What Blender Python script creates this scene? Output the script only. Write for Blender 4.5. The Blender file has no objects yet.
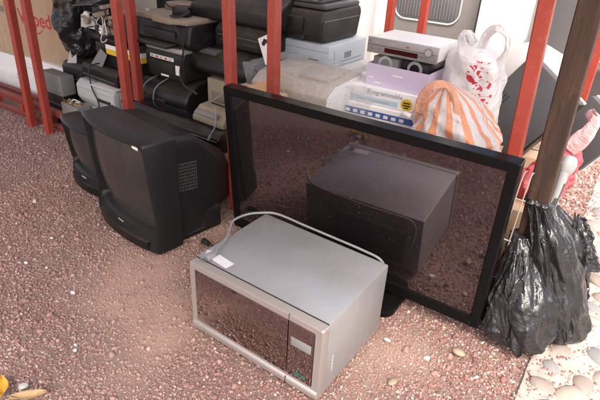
import bpy, bmesh, math, random
import numpy as np
from mathutils import Vector, Matrix, noise, Euler
R = math.radians
random.seed(7); rng = np.random.default_rng(7)
S = bpy.context.scene
COL = S.collection

# ------------------------------------------------------------------ camera
# world axes: x runs along the row of red posts, y goes back through it, z up
cd = bpy.data.cameras.new('camera'); cam = bpy.data.objects.new('camera', cd); COL.objects.link(cam)
r_, u_, w_ = Vector((.82618, .5613, .04871)), Vector((-.306, .37445, .8753)), Vector((-.47307, .73806, -.48112))
cam.matrix_world = Matrix(((r_.x, u_.x, -w_.x, 0), (r_.y, u_.y, -w_.y, 0), (r_.z, u_.z, -w_.z, 1.228), (0, 0, 0, 1)))
cd.sensor_width = 36; cd.lens = 506.8 / 600 * 36; cd.clip_start = .02; cd.clip_end = 500
S.camera = cam
# ------------------------------------------------------------------ sky, sun, exposure
SUN_EL, SUN_AZ = R(58), R(150)          # azimuth clockwise from +y
wd = bpy.data.worlds.new('World'); S.world = wd; wd.use_nodes = True
nt = wd.node_tree; bg = nt.nodes['Background']
sk = nt.nodes.new('ShaderNodeTexSky'); sk.sky_type = 'NISHITA'; sk.sun_disc = False
sk.sun_elevation = SUN_EL; sk.sun_rotation = SUN_AZ; sk.air_density = .7; sk.dust_density = 8.0; sk.ozone_density = .3
nt.links.new(sk.outputs[0], bg.inputs[0]); bg.inputs[1].default_value = .15
sl = bpy.data.lights.new('sun', 'SUN'); sl.energy = 1.5; sl.angle = R(24); sl.color = (1, .95, .88)
sun = bpy.data.objects.new('sun', sl); COL.objects.link(sun)
sd = Vector((math.sin(SUN_AZ) * math.cos(SUN_EL), math.cos(SUN_AZ) * math.cos(SUN_EL), math.sin(SUN_EL)))
sun.rotation_euler = sd.to_track_quat('Z', 'Y').to_euler(); sun.location = (4, -4, 9)
S.view_settings.view_transform = 'Standard'; S.view_settings.look = 'None'
S.view_settings.gamma = 1; S.view_settings.use_curve_mapping = False
S.view_settings.exposure = 1.8
S.render.engine = 'CYCLES'
S.cycles.max_bounces = 8

# ------------------------------------------------------------------ materials
def newmat(name):
    m = bpy.data.materials.new(name); m.use_nodes = True
    return m, m.node_tree, m.node_tree.nodes['Principled BSDF']
def nd(t, typ, **kw):
    n = t.nodes.new(typ)
    for k, v in kw.items():
        if k in n.inputs.keys(): n.inputs[k].default_value = v
        else: setattr(n, k, v)
    return n
def mixc(t, fac, a, b, blend='MIX'):
    n = t.nodes.new('ShaderNodeMix'); n.data_type = 'RGBA'; n.blend_type = blend
    for s, v in ((n.inputs[0], fac), (n.inputs[6], a), (n.inputs[7], b)):
        if hasattr(v, 'is_linked') or isinstance(v, bpy.types.NodeSocket): t.links.new(v, s)
        else: s.default_value = v if isinstance(v, (int, float)) else (*v[:3], 1)
    return n.outputs[2]
def math_(t, op, a, b=0.0, c=0.0, clamp=False):
    n = t.nodes.new('ShaderNodeMath'); n.operation = op; n.use_clamp = clamp
    for s, v in zip(n.inputs, (a, b, c)):
        if isinstance(v, bpy.types.NodeSocket): t.links.new(v, s)
        else: s.default_value = v
    return n.outputs[0]
def ramp(t, fac, lo, hi, a=0.0, b=1.0):
    n = t.nodes.new('ShaderNodeMapRange'); n.clamp = True
    t.links.new(fac, n.inputs[0])
    for i, v in ((1, lo), (2, hi), (3, a), (4, b)): n.inputs[i].default_value = v
    return n.outputs[0]
def coords(t, kind='Object'):
    return t.nodes.new('ShaderNodeTexCoord').outputs[kind]
def tex(t, co, scale, detail=4, rough=.6, dist=0, typ='ShaderNodeTexNoise'):
    n = t.nodes.new(typ); t.links.new(co, n.inputs['Vector']); n.inputs['Scale'].default_value = scale
    if 'Detail' in n.inputs: n.inputs['Detail'].default_value = detail
    if 'Roughness' in n.inputs: n.inputs['Roughness'].default_value = rough
    if 'Distortion' in n.inputs: n.inputs['Distortion'].default_value = dist
    return n
def bump(t, p, h, strength=.3, dist=.002):
    n = t.nodes.new('ShaderNodeBump'); n.inputs['Strength'].default_value = strength; n.inputs['Distance'].default_value = dist
    t.links.new(h, n.inputs['Height']); t.links.new(n.outputs[0], p.inputs['Normal']); return n
MATS = {}
def plastic(name, col, rough=.45, dust=.5, dcol=(.36, .29, .23), grain=.12, metal=0, spec=.36, vary=.25):
    """used plastic or painted metal: tone drift, smears in the gloss, dust lying on upward faces, specks"""
    if name in MATS: return MATS[name]
    m, t, p = newmat(name); co = coords(t)
    n1 = tex(t, co, 7, 5, .65); n2 = tex(t, co, 60, 4, .7); n3 = tex(t, co, 420, 2, .5)
    c = mixc(t, ramp(t, n1.outputs[0], .3, .75, 0, vary), col, tuple(x * .55 for x in col))
    g = t.nodes.new('ShaderNodeNewGeometry'); sx = t.nodes.new('ShaderNodeSeparateXYZ'); t.links.new(g.outputs['Normal'], sx.inputs[0])
    up = ramp(t, sx.outputs[2], .2, .95, .03, 1)
    d = math_(t, 'MULTIPLY', up, ramp(t, n1.outputs[0], .3, .66, .25, 1))
    d = math_(t, 'MULTIPLY', d, ramp(t, n2.outputs[0], .25, .7, .45, 1))
    d = math_(t, 'MULTIPLY', d, dust, clamp=True)
    speck = math_(t, 'MULTIPLY', ramp(t, n3.outputs[0], .68, .74), min(1, dust * .6))
    f = math_(t, 'MAXIMUM', d, speck)
    t.links.new(mixc(t, f, c, dcol), p.inputs['Base Color'])
    t.links.new(math_(t, 'ADD', math_(t, 'ADD', math_(t, 'MULTIPLY', d, .45), rough - .04), ramp(t, n1.outputs[0], .3, .7, 0, .1), clamp=True), p.inputs['Roughness'])
    p.inputs['Metallic'].default_value = metal; p.inputs['Specular IOR Level'].default_value = spec
    bump(t, p, n3.outputs[0], grain, .0008)
    MATS[name] = m; return m
def simple(name, col, rough=.5, metal=0, vary=.15, scale=20):
    if name in MATS: return MATS[name]
    m, t, p = newmat(name); co = coords(t); n = tex(t, co, scale)
    t.links.new(mixc(t, ramp(t, n.outputs[0], .3, .7, 0, vary * 2), col, tuple(x * .6 for x in col)), p.inputs['Base Color'])
    p.inputs['Roughness'].default_value = rough; p.inputs['Metallic'].default_value = metal
    MATS[name] = m; return m

black = plastic('black plastic', (.009, .0088, .0085), .34, .26, spec=.3)
black2 = plastic('charcoal plastic', (.015, .0148, .0145), .4, .34, spec=.3)
crtm = plastic('crt shell plastic', (.014, .014, .0145), .4, .07, grain=.25, spec=.28)
darkgrey = plastic('dark grey plastic', (.06, .06, .066), .5, .25)
grey = plastic('grey plastic', (.2, .2, .2), .5, .3)
lgrey = plastic('pale grey plastic', (.46, .47, .47), .5, .3)
bluegrey = plastic('blue grey plastic', (.42, .47, .5), .5, .2)
beige = plastic('aged beige plastic', (.3, .245, .17), .55, .35)
tan = plastic('dusty tan lid plastic', (.24, .19, .14), .55, .75, dcol=(.33, .26, .19))
silverp = plastic('silver paint plastic', (.5, .5, .5), .4, .2, metal=.35)
white = plastic('white plastic', (.78, .78, .76), .5, .1)
slabm = plastic('dull black casing', (.011, .01, .0097), .48, .2, spec=.3)
glassk = simple('dark gloss panel', (.012, .012, .014), .12)
rubber = simple('black rubber', (.015, .015, .015), .6)
steel = simple('bare steel', (.5, .5, .5), .3, 1)
copper = simple('copper winding', (.5, .25, .1), .4, 1)
greencb = simple('circuit board green', (.05, .12, .06), .5)
yellowp = simple('yellow print', (.75, .48, .03), .55)
whitep = simple('white paper', (.8, .79, .77), .7, vary=.05)
inkred = simple('red ink', (.5, .03, .05), .6)
inkblack = simple('black ink', (.02, .02, .02), .6)
inkblue = simple('blue print', (.05, .13, .4), .55)
inkgrey = simple('grey print', (.4, .4, .42), .6)
cordgrey = simple('grey cord rubber', (.27, .27, .265), .5)
redled = simple('dark red display window', (.05, .008, .007), .1)

def paint_red():
    m, t, p = newmat('red oxide paint'); co = coords(t)
    n1 = tex(t, co, 5, 6, .7); n2 = tex(t, co, 55, 5, .7); n3 = tex(t, co, 240, 3, .6)
    c = mixc(t, ramp(t, n1.outputs[0], .3, .7), (.37, .05, .028), (.26, .036, .024))
    c = mixc(t, ramp(t, n2.outputs[0], .56, .7, 0, .5), c, (.42, .16, .11))
    n4 = tex(t, co, 24, 6, .75, .8); c = mixc(t, ramp(t, n4.outputs[0], .64, .67, 0, .85), c, (.13, .06, .04))
    c = mixc(t, ramp(t, n4.outputs[0], .28, .34, .6, 0), c, (.45, .3, .24))
    c = mixc(t, ramp(t, n3.outputs[0], .66, .7, 0, .8), c, (.08, .03, .02))
    t.links.new(c, p.inputs['Base Color']); t.links.new(ramp(t, n2.outputs[0], .3, .7, .32, .6), p.inputs['Roughness'])
    bump(t, p, n2.outputs[0], .15, .001); return m
redpaint = paint_red()
grimy = plastic('grimy red paint', (.2, .035, .026), .55, .45)
def wood_mat(name, a, b, sc=1, axis=2):
    m, t, p = newmat(name); co = coords(t)
    mp = t.nodes.new('ShaderNodeMapping'); s = [9 * sc, 9 * sc, 9 * sc]; s[axis] = .7 * sc; mp.inputs['Scale'].default_value = s
    t.links.new(co, mp.inputs[0])
    n = tex(t, mp.outputs[0], 7, 8, .7, .6); n2 = tex(t, co, 30, 4)
    c = mixc(t, ramp(t, n.outputs[0], .35, .65), a, b)
    c = mixc(t, ramp(t, n2.outputs[0], .6, .75, 0, .4), c, tuple(min(1, x * 2) for x in b))
    t.links.new(c, p.inputs['Base Color']); p.inputs['Roughness'].default_value = .75
    bump(t, p, n.outputs[0], .5, .003); return m
woodm = wood_mat('weathered brown wood', (.02, .0095, .0055), (.062, .029, .015))
plankm = wood_mat('pale shelf plank', (.26, .18, .11), (.38, .28, .18), 1, 0)
def cardboard():
    m, t, p = newmat('cardboard'); co = coords(t); n = tex(t, co, 6, 5); n2 = tex(t, co, 150, 3)
    c = mixc(t, ramp(t, n.outputs[0], .3, .7), (.5, .36, .24), (.42, .29, .18))
    t.links.new(c, p.inputs['Base Color']); p.inputs['Roughness'].default_value = .85
    bump(t, p, n2.outputs[0], .2, .001); return m
card = cardboard()
def foam_mat():
    m, t, p = newmat('white foam'); co = coords(t); n = tex(t, co, 90, 2, typ='ShaderNodeTexVoronoi'); n2 = tex(t, co, 5, 5)
    t.links.new(mixc(t, ramp(t, n2.outputs[0], .35, .75, 0, .5), (.82, .82, .81), (.6, .57, .54)), p.inputs['Base Color'])
    p.inputs['Roughness'].default_value = .8; bump(t, p, n.outputs[0], .4, .003); return m
foam = foam_mat()

# ------------------------------------------------------------------ mesh helpers
class MB:
    def __init__(s): s.bm = bmesh.new()
    def merge(s, t, mx=None):
        me = bpy.data.meshes.new('tmp'); t.to_mesh(me); t.free()
        if mx is not None: me.transform(mx)
        s.bm.from_mesh(me); bpy.data.meshes.remove(me); return s
    def poly(s, pts2, lo, hi, axis='x', bev=0, seg=2, mx=None):
        """extrude a 2-D outline along an axis: 'x' outline is (y,z), 'y' outline is (x,z), 'z' outline is (x,y)"""
        t = bmesh.new()
        f = {'x': lambda a, b, e: (e, a, b), 'y': lambda a, b, e: (a, e, b), 'z': lambda a, b, e: (a, b, e)}[axis]
        A = [t.verts.new(f(a, b, lo)) for a, b in pts2]; B = [t.verts.new(f(a, b, hi)) for a, b in pts2]; n = len(A)
        t.faces.new(A); t.faces.new(B[::-1])
        for i in range(n): t.faces.new((A[i], B[i], B[(i + 1) % n], A[(i + 1) % n]))
        bmesh.ops.recalc_face_normals(t, faces=t.faces[:])
        if bev: bmesh.ops.bevel(t, geom=t.edges[:], offset=bev, segments=seg, affect='EDGES', profile=.5)
        return s.merge(t, mx)
    def box(s, x0, x1, y0, y1, z0, z1, bev=0, seg=2, mx=None):
        return s.poly([(y0, z0), (y1, z0), (y1, z1), (y0, z1)], x0, x1, 'x', bev, seg, mx)
    def tube(s, pts, r, n=8, smooth=4):
        P = [Vector(q) for q in pts]
        if smooth and len(P) > 2:
            Q = []
            for i in range(len(P) - 1):
                a, b, c, d = P[max(i - 1, 0)], P[i], P[i + 1], P[min(i + 2, len(P) - 1)]
                for k in range(smooth):
                    t = k / smooth
                    Q.append(.5 * ((2 * b) + (c - a) * t + (2 * a - 5 * b + 4 * c - d) * t * t + (3 * b - a - 3 * c + d) * t ** 3))
            P = Q + [P[-1]]
        prev = None; nrm = None; rings = []
        for i, q in enumerate(P):
            tg = (P[min(i + 1, len(P) - 1)] - P[max(i - 1, 0)]).normalized()
            if nrm is None: nrm = tg.orthogonal().normalized()
            nrm = (nrm - tg * nrm.dot(tg)).normalized(); bn = tg.cross(nrm)
            rr = r(i / (len(P) - 1)) if callable(r) else r
            rings.append([s.bm.verts.new(q + (nrm * math.cos(a) + bn * math.sin(a)) * rr) for a in [2 * math.pi * k / n for k in range(n)]])
        s.loft_v(rings, True, True); return s
    def loft_v(s, rings, cap0=True, cap1=True):
        n = len(rings[0])
        for A, B in zip(rings, rings[1:]):
            for k in range(n): s.bm.faces.new((A[k], A[(k + 1) % n], B[(k + 1) % n], B[k]))
        if cap0: s.bm.faces.new(rings[0][::-1])
        if cap1: s.bm.faces.new(rings[-1])
    def loft(s, loops, cap0=True, cap1=True):
        s.loft_v([[s.bm.verts.new(q) for q in L] for L in loops], cap0, cap1); return s
    def cyl(s, c, axis, r, h, n=20, r2=None):
        a = Vector(axis).normalized(); c = Vector(c); o = a.orthogonal().normalized(); b = a.cross(o); r2 = r if r2 is None else r2
        return s.loft([[c + a * e + (o * math.cos(t) + b * math.sin(t)) * q for t in [2 * math.pi * k / n for k in range(n)]] for e, q in ((0, r), (h, r2))])
    def grid(s, f, nx, ny):
        V = [[s.bm.verts.new(f(i / nx, j / ny)) for i in range(nx + 1)] for j in range(ny + 1)]
        for j in range(ny):
            for i in range(nx): s.bm.faces.new((V[j][i], V[j][i + 1], V[j + 1][i + 1], V[j + 1][i]))
        return s
    def obj(s, name, mat, parent=None, smooth=35, loc=None, rot=None):
        bmesh.ops.recalc_face_normals(s.bm, faces=s.bm.faces[:])
        me = bpy.data.meshes.new(name); s.bm.to_mesh(me); s.bm.free()
        return link(name, me, mat, parent, smooth, loc, rot)
def link(name, me, mat, parent=None, smooth=35, loc=None, rot=None):
    if smooth and len(me.polygons):
        me.polygons.foreach_set('use_smooth', [True] * len(me.polygons)); me.set_sharp_from_angle(angle=R(smooth))
    if mat is not None and not me.materials: me.materials.append(mat)
    o = bpy.data.objects.new(name, me); COL.objects.link(o)
    if parent is not None: o.parent = parent
    if loc: o.location = loc
    if rot: o.rotation_euler = rot
    return o
def tag(o, label, cat=None, group=None, kind=None):
    if label: o['label'] = label
    if cat: o['category'] = cat
    if group: o['group'] = group
    if kind: o['kind'] = kind
    return o
def thing(name, label, cat, loc, rz=0, group=None, rot=None):
    o = bpy.data.objects.new(name, None); COL.objects.link(o); o.empty_display_size = .05
    o.location = loc; o.rotation_euler = rot if rot else (0, 0, R(rz))
    return tag(o, label, cat, group)
def rr(w, h, r, n=5, cx=0, cz=0):
    out = []
    for qx, qz, a0 in ((1, 1, 0), (-1, 1, 90), (-1, -1, 180), (1, -1, 270)):
        for k in range(n + 1):
            a = R(a0 + 90 * k / n); out.append((cx + qx * (w / 2 - r) + r * math.cos(a), cz + qz * (h / 2 - r) + r * math.sin(a)))
    return out
def text_mesh(txt, size, ext=.0004, bold=0):
    c = bpy.data.curves.new('t', 'FONT'); c.body = txt; c.size = size; c.extrude = ext; c.offset = bold; c.resolution_u = 3
    o = bpy.data.objects.new('t', c); COL.objects.link(o)
    dg = bpy.context.evaluated_depsgraph_get(); me = bpy.data.meshes.new_from_object(o.evaluated_get(dg))
    bpy.data.objects.remove(o); bpy.data.curves.remove(c); return me
FRONT = Euler((R(90), 0, 0))       # text standing on a face that looks toward -y
def nz(x, y, z=0, s=1): return noise.noise(Vector((x * s, y * s, z * s)))

# ------------------------------------------------------------------ ground, gravel and path
DUST = [(-1.07, .88, .16, .85), (-1.27, 1.0, .2, .75), (-.38, 1.3, .15, .8), (-.43, 1.13, .15, .75), (-1.5, 1.02, .24, .5), (-1.33, 1.42, .14, .9), (-1.0, .68, .16, .6), (-1.35, .8, .15, .45), (-2.4, 1.5, .3, .4)]
def dust(x, y):
    s = .5 * nz(x, y, 3.1, 1.7) + .28 * nz(x, y, 9.7, 6) - .06
    for a, b, r, k in DUST: s += k * math.exp(-((x - a) ** 2 + (y - b) ** 2) / (r * r))
    return max(0, min(1, s))
def ground_mat():
    m, t, p = newmat('red volcanic gravel bed'); co = coords(t)
    v = tex(t, co, 200, typ='ShaderNodeTexVoronoi'); v2 = tex(t, co, 420, typ='ShaderNodeTexVoronoi'); n = tex(t, co, 3, 6); n2 = tex(t, co, 500, 3)
    hs = t.nodes.new('ShaderNodeSeparateColor'); t.links.new(v.outputs['Color'], hs.inputs[0])
    c = mixc(t, hs.outputs[0], (.13, .052, .045), (.35, .185, .155))
    c = mixc(t, ramp(t, hs.outputs[1], .82, .9), c, (.45, .36, .31))
    c = mixc(t, ramp(t, n.outputs[0], .35, .7, 0, .35), c, (.32, .175, .135))
    at = t.nodes.new('ShaderNodeAttribute'); at.attribute_name = 'dust'
    dirt = mixc(t, n2.outputs[0], (.36, .22, .165), (.49, .335, .255))
    f = math_(t, 'MULTIPLY', at.outputs['Fac'], ramp(t, v2.outputs['Distance'], .2, .55, 1, .6), clamp=True)
    t.links.new(mixc(t, f, c, dirt), p.inputs['Base Color']); p.inputs['Roughness'].default_value = .92
    h = math_(t, 'ADD', v.outputs['Distance'], math_(t, 'MULTIPLY', v2.outputs['Distance'], .4))
    h = math_(t, 'MULTIPLY', h, math_(t, 'SUBTRACT', 1.1, at.outputs['Fac']))
    b = bump(t, p, h, .9, .008); b.invert = True
    return m
def axis_lines(lo, hi, step, far):
    a = list(np.arange(lo, hi + 1e-6, step)); b = hi; c = lo; s = step
    while b < far: s *= 1.45; b += s; a.append(b)
    s = step
    while c > -far: s *= 1.45; c -= s; a.insert(0, c)
    return a
xs, ys = axis_lines(-3.6, .1, .035, 90), axis_lines(-.3, 2.6, .035, 90)
vs, ds = [], []
for y in ys:
    for x in xs:
        near = -4 < x < .2 and -.5 < y < 4
        vs.append((x, y, (.007 * nz(x, y, 0, 3.2) + .004 * nz(x, y, 5, 9) - .009) if near else -.012)); ds.append(dust(x, y) if near else .15)
nx = len(xs)
fs = [(j * nx + i, j * nx + i + 1, (j + 1) * nx + i + 1, (j + 1) * nx + i) for j in range(len(ys) - 1) for i in range(nx - 1)]
me = bpy.data.meshes.new('ground'); me.from_pydata(vs, [], fs); at = me.attributes.new('dust', 'FLOAT', 'POINT'); at.data.foreach_set('value', ds)
ground = tag(link('ground', me, ground_mat()), 'dusty red volcanic gravel ground under the shed', kind='structure')

def stones(name, label, pts, sizes, cols, mat, zs):
    """angular crushed stones, one icosahedron each"""
    t = bmesh.new(); bmesh.ops.create_icosphere(t, subdivisions=1, radius=1)
    bv = np.array([v.co[:] for v in t.verts]); bf = np.array([[v.index for v in f.verts] for f in t.faces]); t.free()
    N, nv, nf = len(pts), len(bv), len(bf)
    V = np.repeat(bv[None], N, 0) * (1 + rng.uniform(-.45, .4, (N, nv, 1)))
    V *= rng.uniform(.6, 1.25, (N, 1, 3)) * np.array([1, 1, .75])
    q = rng.normal(size=(N, 4)); q[:, 1:3] *= .5; q /= np.linalg.norm(q, axis=1, keepdims=True); w, x, y, z = q.T
    M = np.stack([1 - 2 * (y * y + z * z), 2 * (x * y - z * w), 2 * (x * z + y * w), 2 * (x * y + z * w), 1 - 2 * (x * x + z * z), 2 * (y * z - x * w), 2 * (x * z - y * w), 2 * (y * z + x * w), 1 - 2 * (x * x + y * y)], -1).reshape(N, 3, 3)
    V = np.einsum('nij,nkj->nki', M, V) * sizes[:, None, None]
    V[:, :, 0] += pts[:, 0, None]; V[:, :, 1] += pts[:, 1, None]; V[:, :, 2] += zs[:, None] + sizes[:, None] * .22
    F = (bf[None] + np.arange(N)[:, None, None] * nv).reshape(-1)
    me = bpy.data.meshes.new(name); me.vertices.add(N * nv); me.vertices.foreach_set('co', V.reshape(-1).astype(np.float32))
    me.loops.add(len(F)); me.loops.foreach_set('vertex_index', F.astype(np.int32))
    me.polygons.add(N * nf); me.polygons.foreach_set('loop_start', np.arange(0, len(F), 3, dtype=np.int32))
    me.update(); me.validate()
    ca = me.color_attributes.new('stone', 'FLOAT_COLOR', 'POINT')
    c4 = np.concatenate([np.repeat(cols[:, None], nv, 1), np.ones((N, nv, 1))], -1)
    ca.data.foreach_set('color', c4.reshape(-1).astype(np.float32))
    return tag(link(name, me, mat, smooth=0), label, kind='stuff')
def stone_mat():
    m, t, p = newmat('crushed stone'); a = t.nodes.new('ShaderNodeAttribute'); a.attribute_name = 'stone'
    n = tex(t, coords(t), 260, 4, .7)
    t.links.new(mixc(t, ramp(t, n.outputs[0], .35, .7, 0, .28), a.outputs['Color'], (.41, .31, .275)), p.inputs['Base Color']); p.inputs['Roughness'].default_value = .9
    bump(t, p, n.outputs[0], .5, .002); return m
stonem = stone_mat()
pal = np.array([(.1, .036, .034), (.175, .067, .06), (.24, .098, .085), (.31, .15, .13), (.38, .225, .2), (.46, .33, .295), (.58, .48, .43), (.74, .69, .64)])
pw = np.array([.13, .2, .22, .18, .13, .08, .045, .015])
P_, Z_, C_, H_ = [], [], [], []
def scatter(n, x0, x1, y0, y1, smin, smax, keep):
    for x, y in zip(rng.uniform(x0, x1, n), rng.uniform(y0, y1, n)):
        d = dust(x, y)
        if rng.random() < d * .62 or not keep(x, y): continue
        s = smin + (smax - smin) * rng.random() ** 2.6
        c = pal[rng.choice(8, p=pw)] * rng.uniform(.8, 1.2); k = min(.8, .06 + .7 * d + .3 * min(1, max(0, -.3 - x) * 1.6))
        P_.append((x, y)); Z_.append(s); C_.append(c * (1 - k) + np.array((.45, .295, .24)) * k)
        H_.append(.007 * nz(x, y, 0, 3.2) + .004 * nz(x, y, 5, 9) - .009)
def seen(x, y):            # rough wedge that the view and its mirror images take in
    return x < -.016 + .004 * math.sin(y * 40) and y > -.35 * x - .05 and x > -1.75 * y - .95
scatter(118000, -2.4, 0, .15, 1.5, .0018, .006, seen)
scatter(24000, -3.5, 0, 1.5, 2.0, .0025, .007, lambda x, y: x < -2.2 or -1.7 < x < -1.2 or x > -.9)
scatter(9000, -3.4, -2.2, .9, 1.5, .003, .008, lambda x, y: True)
scatter(7000, -.6, 0, 2.0, 4.2, .006, .014, lambda x, y: True)
scatter(2600, -2.4, 0, .2, 1.6, .005, .0105, seen); scatter(320, -2.4, 0, .2, 1.6, .009, .0145, seen)
stones('gravel', 'loose crushed red volcanic gravel covering the ground', np.array(P_), np.array(Z_), np.array(C_), stonem, np.array(H_))

def cement():
    m, t, p = newmat('pale cement'); co = coords(t); n = tex(t, co, 9, 7, .7); n2 = tex(t, co, 130, 4, .7)
    c = mixc(t, ramp(t, n.outputs[0], .3, .7), (.38, .35, .315), (.28, .25, .22))
    c = mixc(t, ramp(t, n2.outputs[0], .62, .72, 0, .6), c, (.33, .2, .16))
    t.links.new(c, p.inputs['Base Color']); p.inputs['Roughness'].default_value = .9
    bump(t, p, math_(t, 'ADD', n2.outputs[0], math_(t, 'MULTIPLY', n.outputs[0], 2)), .7, .004); return m
def path_z(x, y): return .005 + .004 * nz(x, y, 1, 8) + .0025 * nz(x, y, 7, 24)
b = MB(); ny_ = 170; ye = [.1 + 5.4 * j / ny_ for j in range(ny_ + 1)]; xe = [-.014, -.002] + [.03 + .97 * i / 36 for i in range(37)] + [3.0]
def pf(i, j):
    x, y = xe[i], ye[j]; x2 = x + (.006 * nz(y, 0, 2, 9) + .004 * nz(y, 4, 1, 30) if i < 2 else 0)
    return (x2, y, -.03 if i == 0 else path_z(x, y) - (.003 if i == 1 else 0))
V = [[b.bm.verts.new(pf(i, j)) for i in range(len(xe))] for j in range(ny_ + 1)]
for j in range(ny_):
    for i in range(len(xe) - 1): b.bm.faces.new((V[j][i], V[j][i + 1], V[j + 1][i + 1], V[j + 1][i]))
b.box(.02, 2.98, -6, .1, -.03, .004); b.box(.02, 2.98, 5.5, 30, -.03, .004)
path = tag(b.obj('path', cement(), smooth=50), 'pale cement path set with rounded river cobbles', kind='structure')
cobm = []
for k, c in enumerate([(.3, .28, .255), (.23, .23, .23), (.35, .31, .27), (.27, .22, .19)]):
    m, t, p = newmat('river cobble %d' % k); n = tex(t, coords(t), 26, 6, .7)
    t.links.new(mixc(t, ramp(t, n.outputs[0], .3, .7), c, tuple(x * .68 for x in c)), p.inputs['Base Color']); p.inputs['Roughness'].default_value = .65
    bump(t, p, n.outputs[0], .25, .003); cobm.append(m)
cm = []
for k in range(12):
    t = bmesh.new(); bmesh.ops.create_icosphere(t, subdivisions=2, radius=1)
    ax = (random.uniform(1.25, 1.65), random.uniform(.9, 1.2), .4)
    for v in t.verts:
        d = 1 + .16 * nz(*v.co[:], 1.3) + .07 * noise.noise(v.co * 2.7 + Vector((k * 7, 0, 0)))
        v.co = Vector((v.co.x * ax[0], v.co.y * ax[1], v.co.z * ax[2])) * d
    me = bpy.data.meshes.new('cobble'); t.to_mesh(me); t.free(); me.materials.append(cobm[k % 4])
    me.polygons.foreach_set('use_smooth', [True] * len(me.polygons)); cm.append(me)
cpts = []
for _ in range(16000):
    x, y = random.uniform(.045, .95), random.uniform(.55, 4.2); s = random.uniform(.03, .05)
    if all((x - a) ** 2 + (y - c) ** 2 > (.012 + .98 * (s + q)) ** 2 * .9 for a, c, q in cpts): cpts.append((x, y, s))
rp, rz_, rc, rh = [], [], [], []
for x, y, s in sorted(cpts, key=lambda q: q[1])[:290]:
    o = bpy.data.objects.new('cobble', random.choice(cm)); COL.objects.link(o); o.parent = path
    o.location = (x, y, path_z(x, y) + s * random.uniform(-.2, -.04)); o.rotation_euler = (random.uniform(-.15, .15), random.uniform(-.15, .15), random.uniform(0, 6.3)); o.scale = (s, s, s)
    for _ in range(random.randint(10, 30)):
        a = random.uniform(0, 6.3); q = s * random.uniform(1.0, 1.4); z = random.uniform(.0025, .006)
        rp.append((x + q * math.cos(a), y + q * math.sin(a))); rz_.append(z); rc.append(pal[random.randint(1, 4)] * 1.1); rh.append(path_z(*rp[-1]))
for _ in range(1100):
    x = abs(random.gauss(0, .22)) ** 1.3 - .012; y = random.uniform(.5, 3.0); rp.append((x, y)); rz_.append(random.uniform(.002, .006)); rc.append(pal[random.randint(1, 5)]); rh.append(path_z(x, y))
stones('gravel', 'stray red gravel crumbs caught around the path cobbles', np.array(rp), np.array(rz_), np.array(rc), stonem, np.array(rh))

# ------------------------------------------------------------------ shed: red posts, rails, shelves, unseen roof shaped for the light
shed = thing('steel_frame_shed', 'red steel frame shed with paired posts, base rails and low shelves', 'shed', (-1.5, 1.62, 0))
def sp(x, y, z): return (x + 1.5, y - 1.62, z)
def post(x, y, h=2.5, s=.042, lean=(0, 0)):
    b = MB(); a = s / 2
    b.loft([[(px * a + lean[0] * z, py * a + lean[1] * z, z) for px, py in ((-.82, -1), (.82, -1), (1, -.82), (1, .82), (.82, 1), (-.82, 1), (-1, .82), (-1, -.82))] for z in [-.02 + (h + .02) * k / 6 for k in range(7)]])
    o = b.obj('post', redpaint, shed, loc=sp(x, y, 0))
    return o
for x, y, ln in ((-3.11, 1.62, (.05, 0)), (-2.92, 1.62, (.022, 0)), (-2.125, 1.62, (0, 0)), (-2.225, 1.77, (.01, 0)), (-1.405, 1.62, (-.025, 0)), (-1.19, 1.62, (-.01, 0)), (-.212, 1.62, (-.05, 0)),
                 (-1.275, 2.84, (0, 0)), (-1.075, 2.84, (0, 0)), (-.17, 2.55, (0, 0))):
    post(x, y, lean=ln)
def rail(x0, x1, y, z0, z1, w=.04):
    MB().box(x0 + 1.5, x1 + 1.5, y - w / 2 - 1.62, y + w / 2 - 1.62, z0, z1, .003).obj('base_rail', grimy, shed)
rail(-5.6, -2.76, 1.69, .085, .125); rail(-5.6, -2.76, 1.69, .0, .03); rail(-5.6, -2.8, 1.9, .0, .04)
for x in (-5.2, -4.6, -4.05, -3.62, -3.3, -2.98):
    MB().box(x + 1.48, x + 1.52, .05, .09, .03, .085, .002).obj('rail_stub', redpaint, shed)
def shelf(x0, x1, y0, y1, z):
    n = 5; w = (y1 - y0) / n
    for k in range(n):
        MB().box(x0 + 1.5, x1 + 1.5, y0 + k * w - 1.62 + .004, y0 + (k + 1) * w - 1.62 - .004, z - .02, z, .002).obj('shelf_plank', plankm, shed)
    for x in (x0 + .04, (x0 + x1) / 2, x1 - .04):
        for y in (y0 + .05, y1 - .05): MB().box(x + 1.5 - .02, x + 1.5 + .02, y - 1.64, y - 1.60, 0, z - .021, .002).obj('shelf_leg', redpaint, shed)
shelf(-2.42, -1.47, 1.66, 2.42, .215)
shelf(-1.46, -.36, 1.68, 2.46, .465)
roofm = plastic('galvanised roof sheet', (.4, .4, .39), .5, .1, metal=.3)
def unseen_roof_sheet(x0, x1, y1):
    def f(i, j):
        x = x0 + (x1 - x0) * i; y = -1.5 + (y1 + 1.5) * j
        return (x + 1.5, y - 1.62, 2.56 + .02 * math.sin(x * 50) + .035 * (y + 1.5))
    MB().grid(f, int((x1 - x0) * 74), 2).obj('unseen_roof_sheet', roofm, shed, smooth=60)
unseen_roof_sheet(-6.8, -1.36, 2.55); unseen_roof_sheet(-1.355, .6, 1.68)  # unseen roof: long sheet shades the pile, short one lets sky light in
for y in (-1.3, .2, 1.62): MB().box(-5.2, 1.7, y - 1.66, y - 1.58, 2.43 + .035 * (y + 1.5), 2.52 + .035 * (y + 1.5), .004).obj('roof_beam', redpaint, shed)

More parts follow.
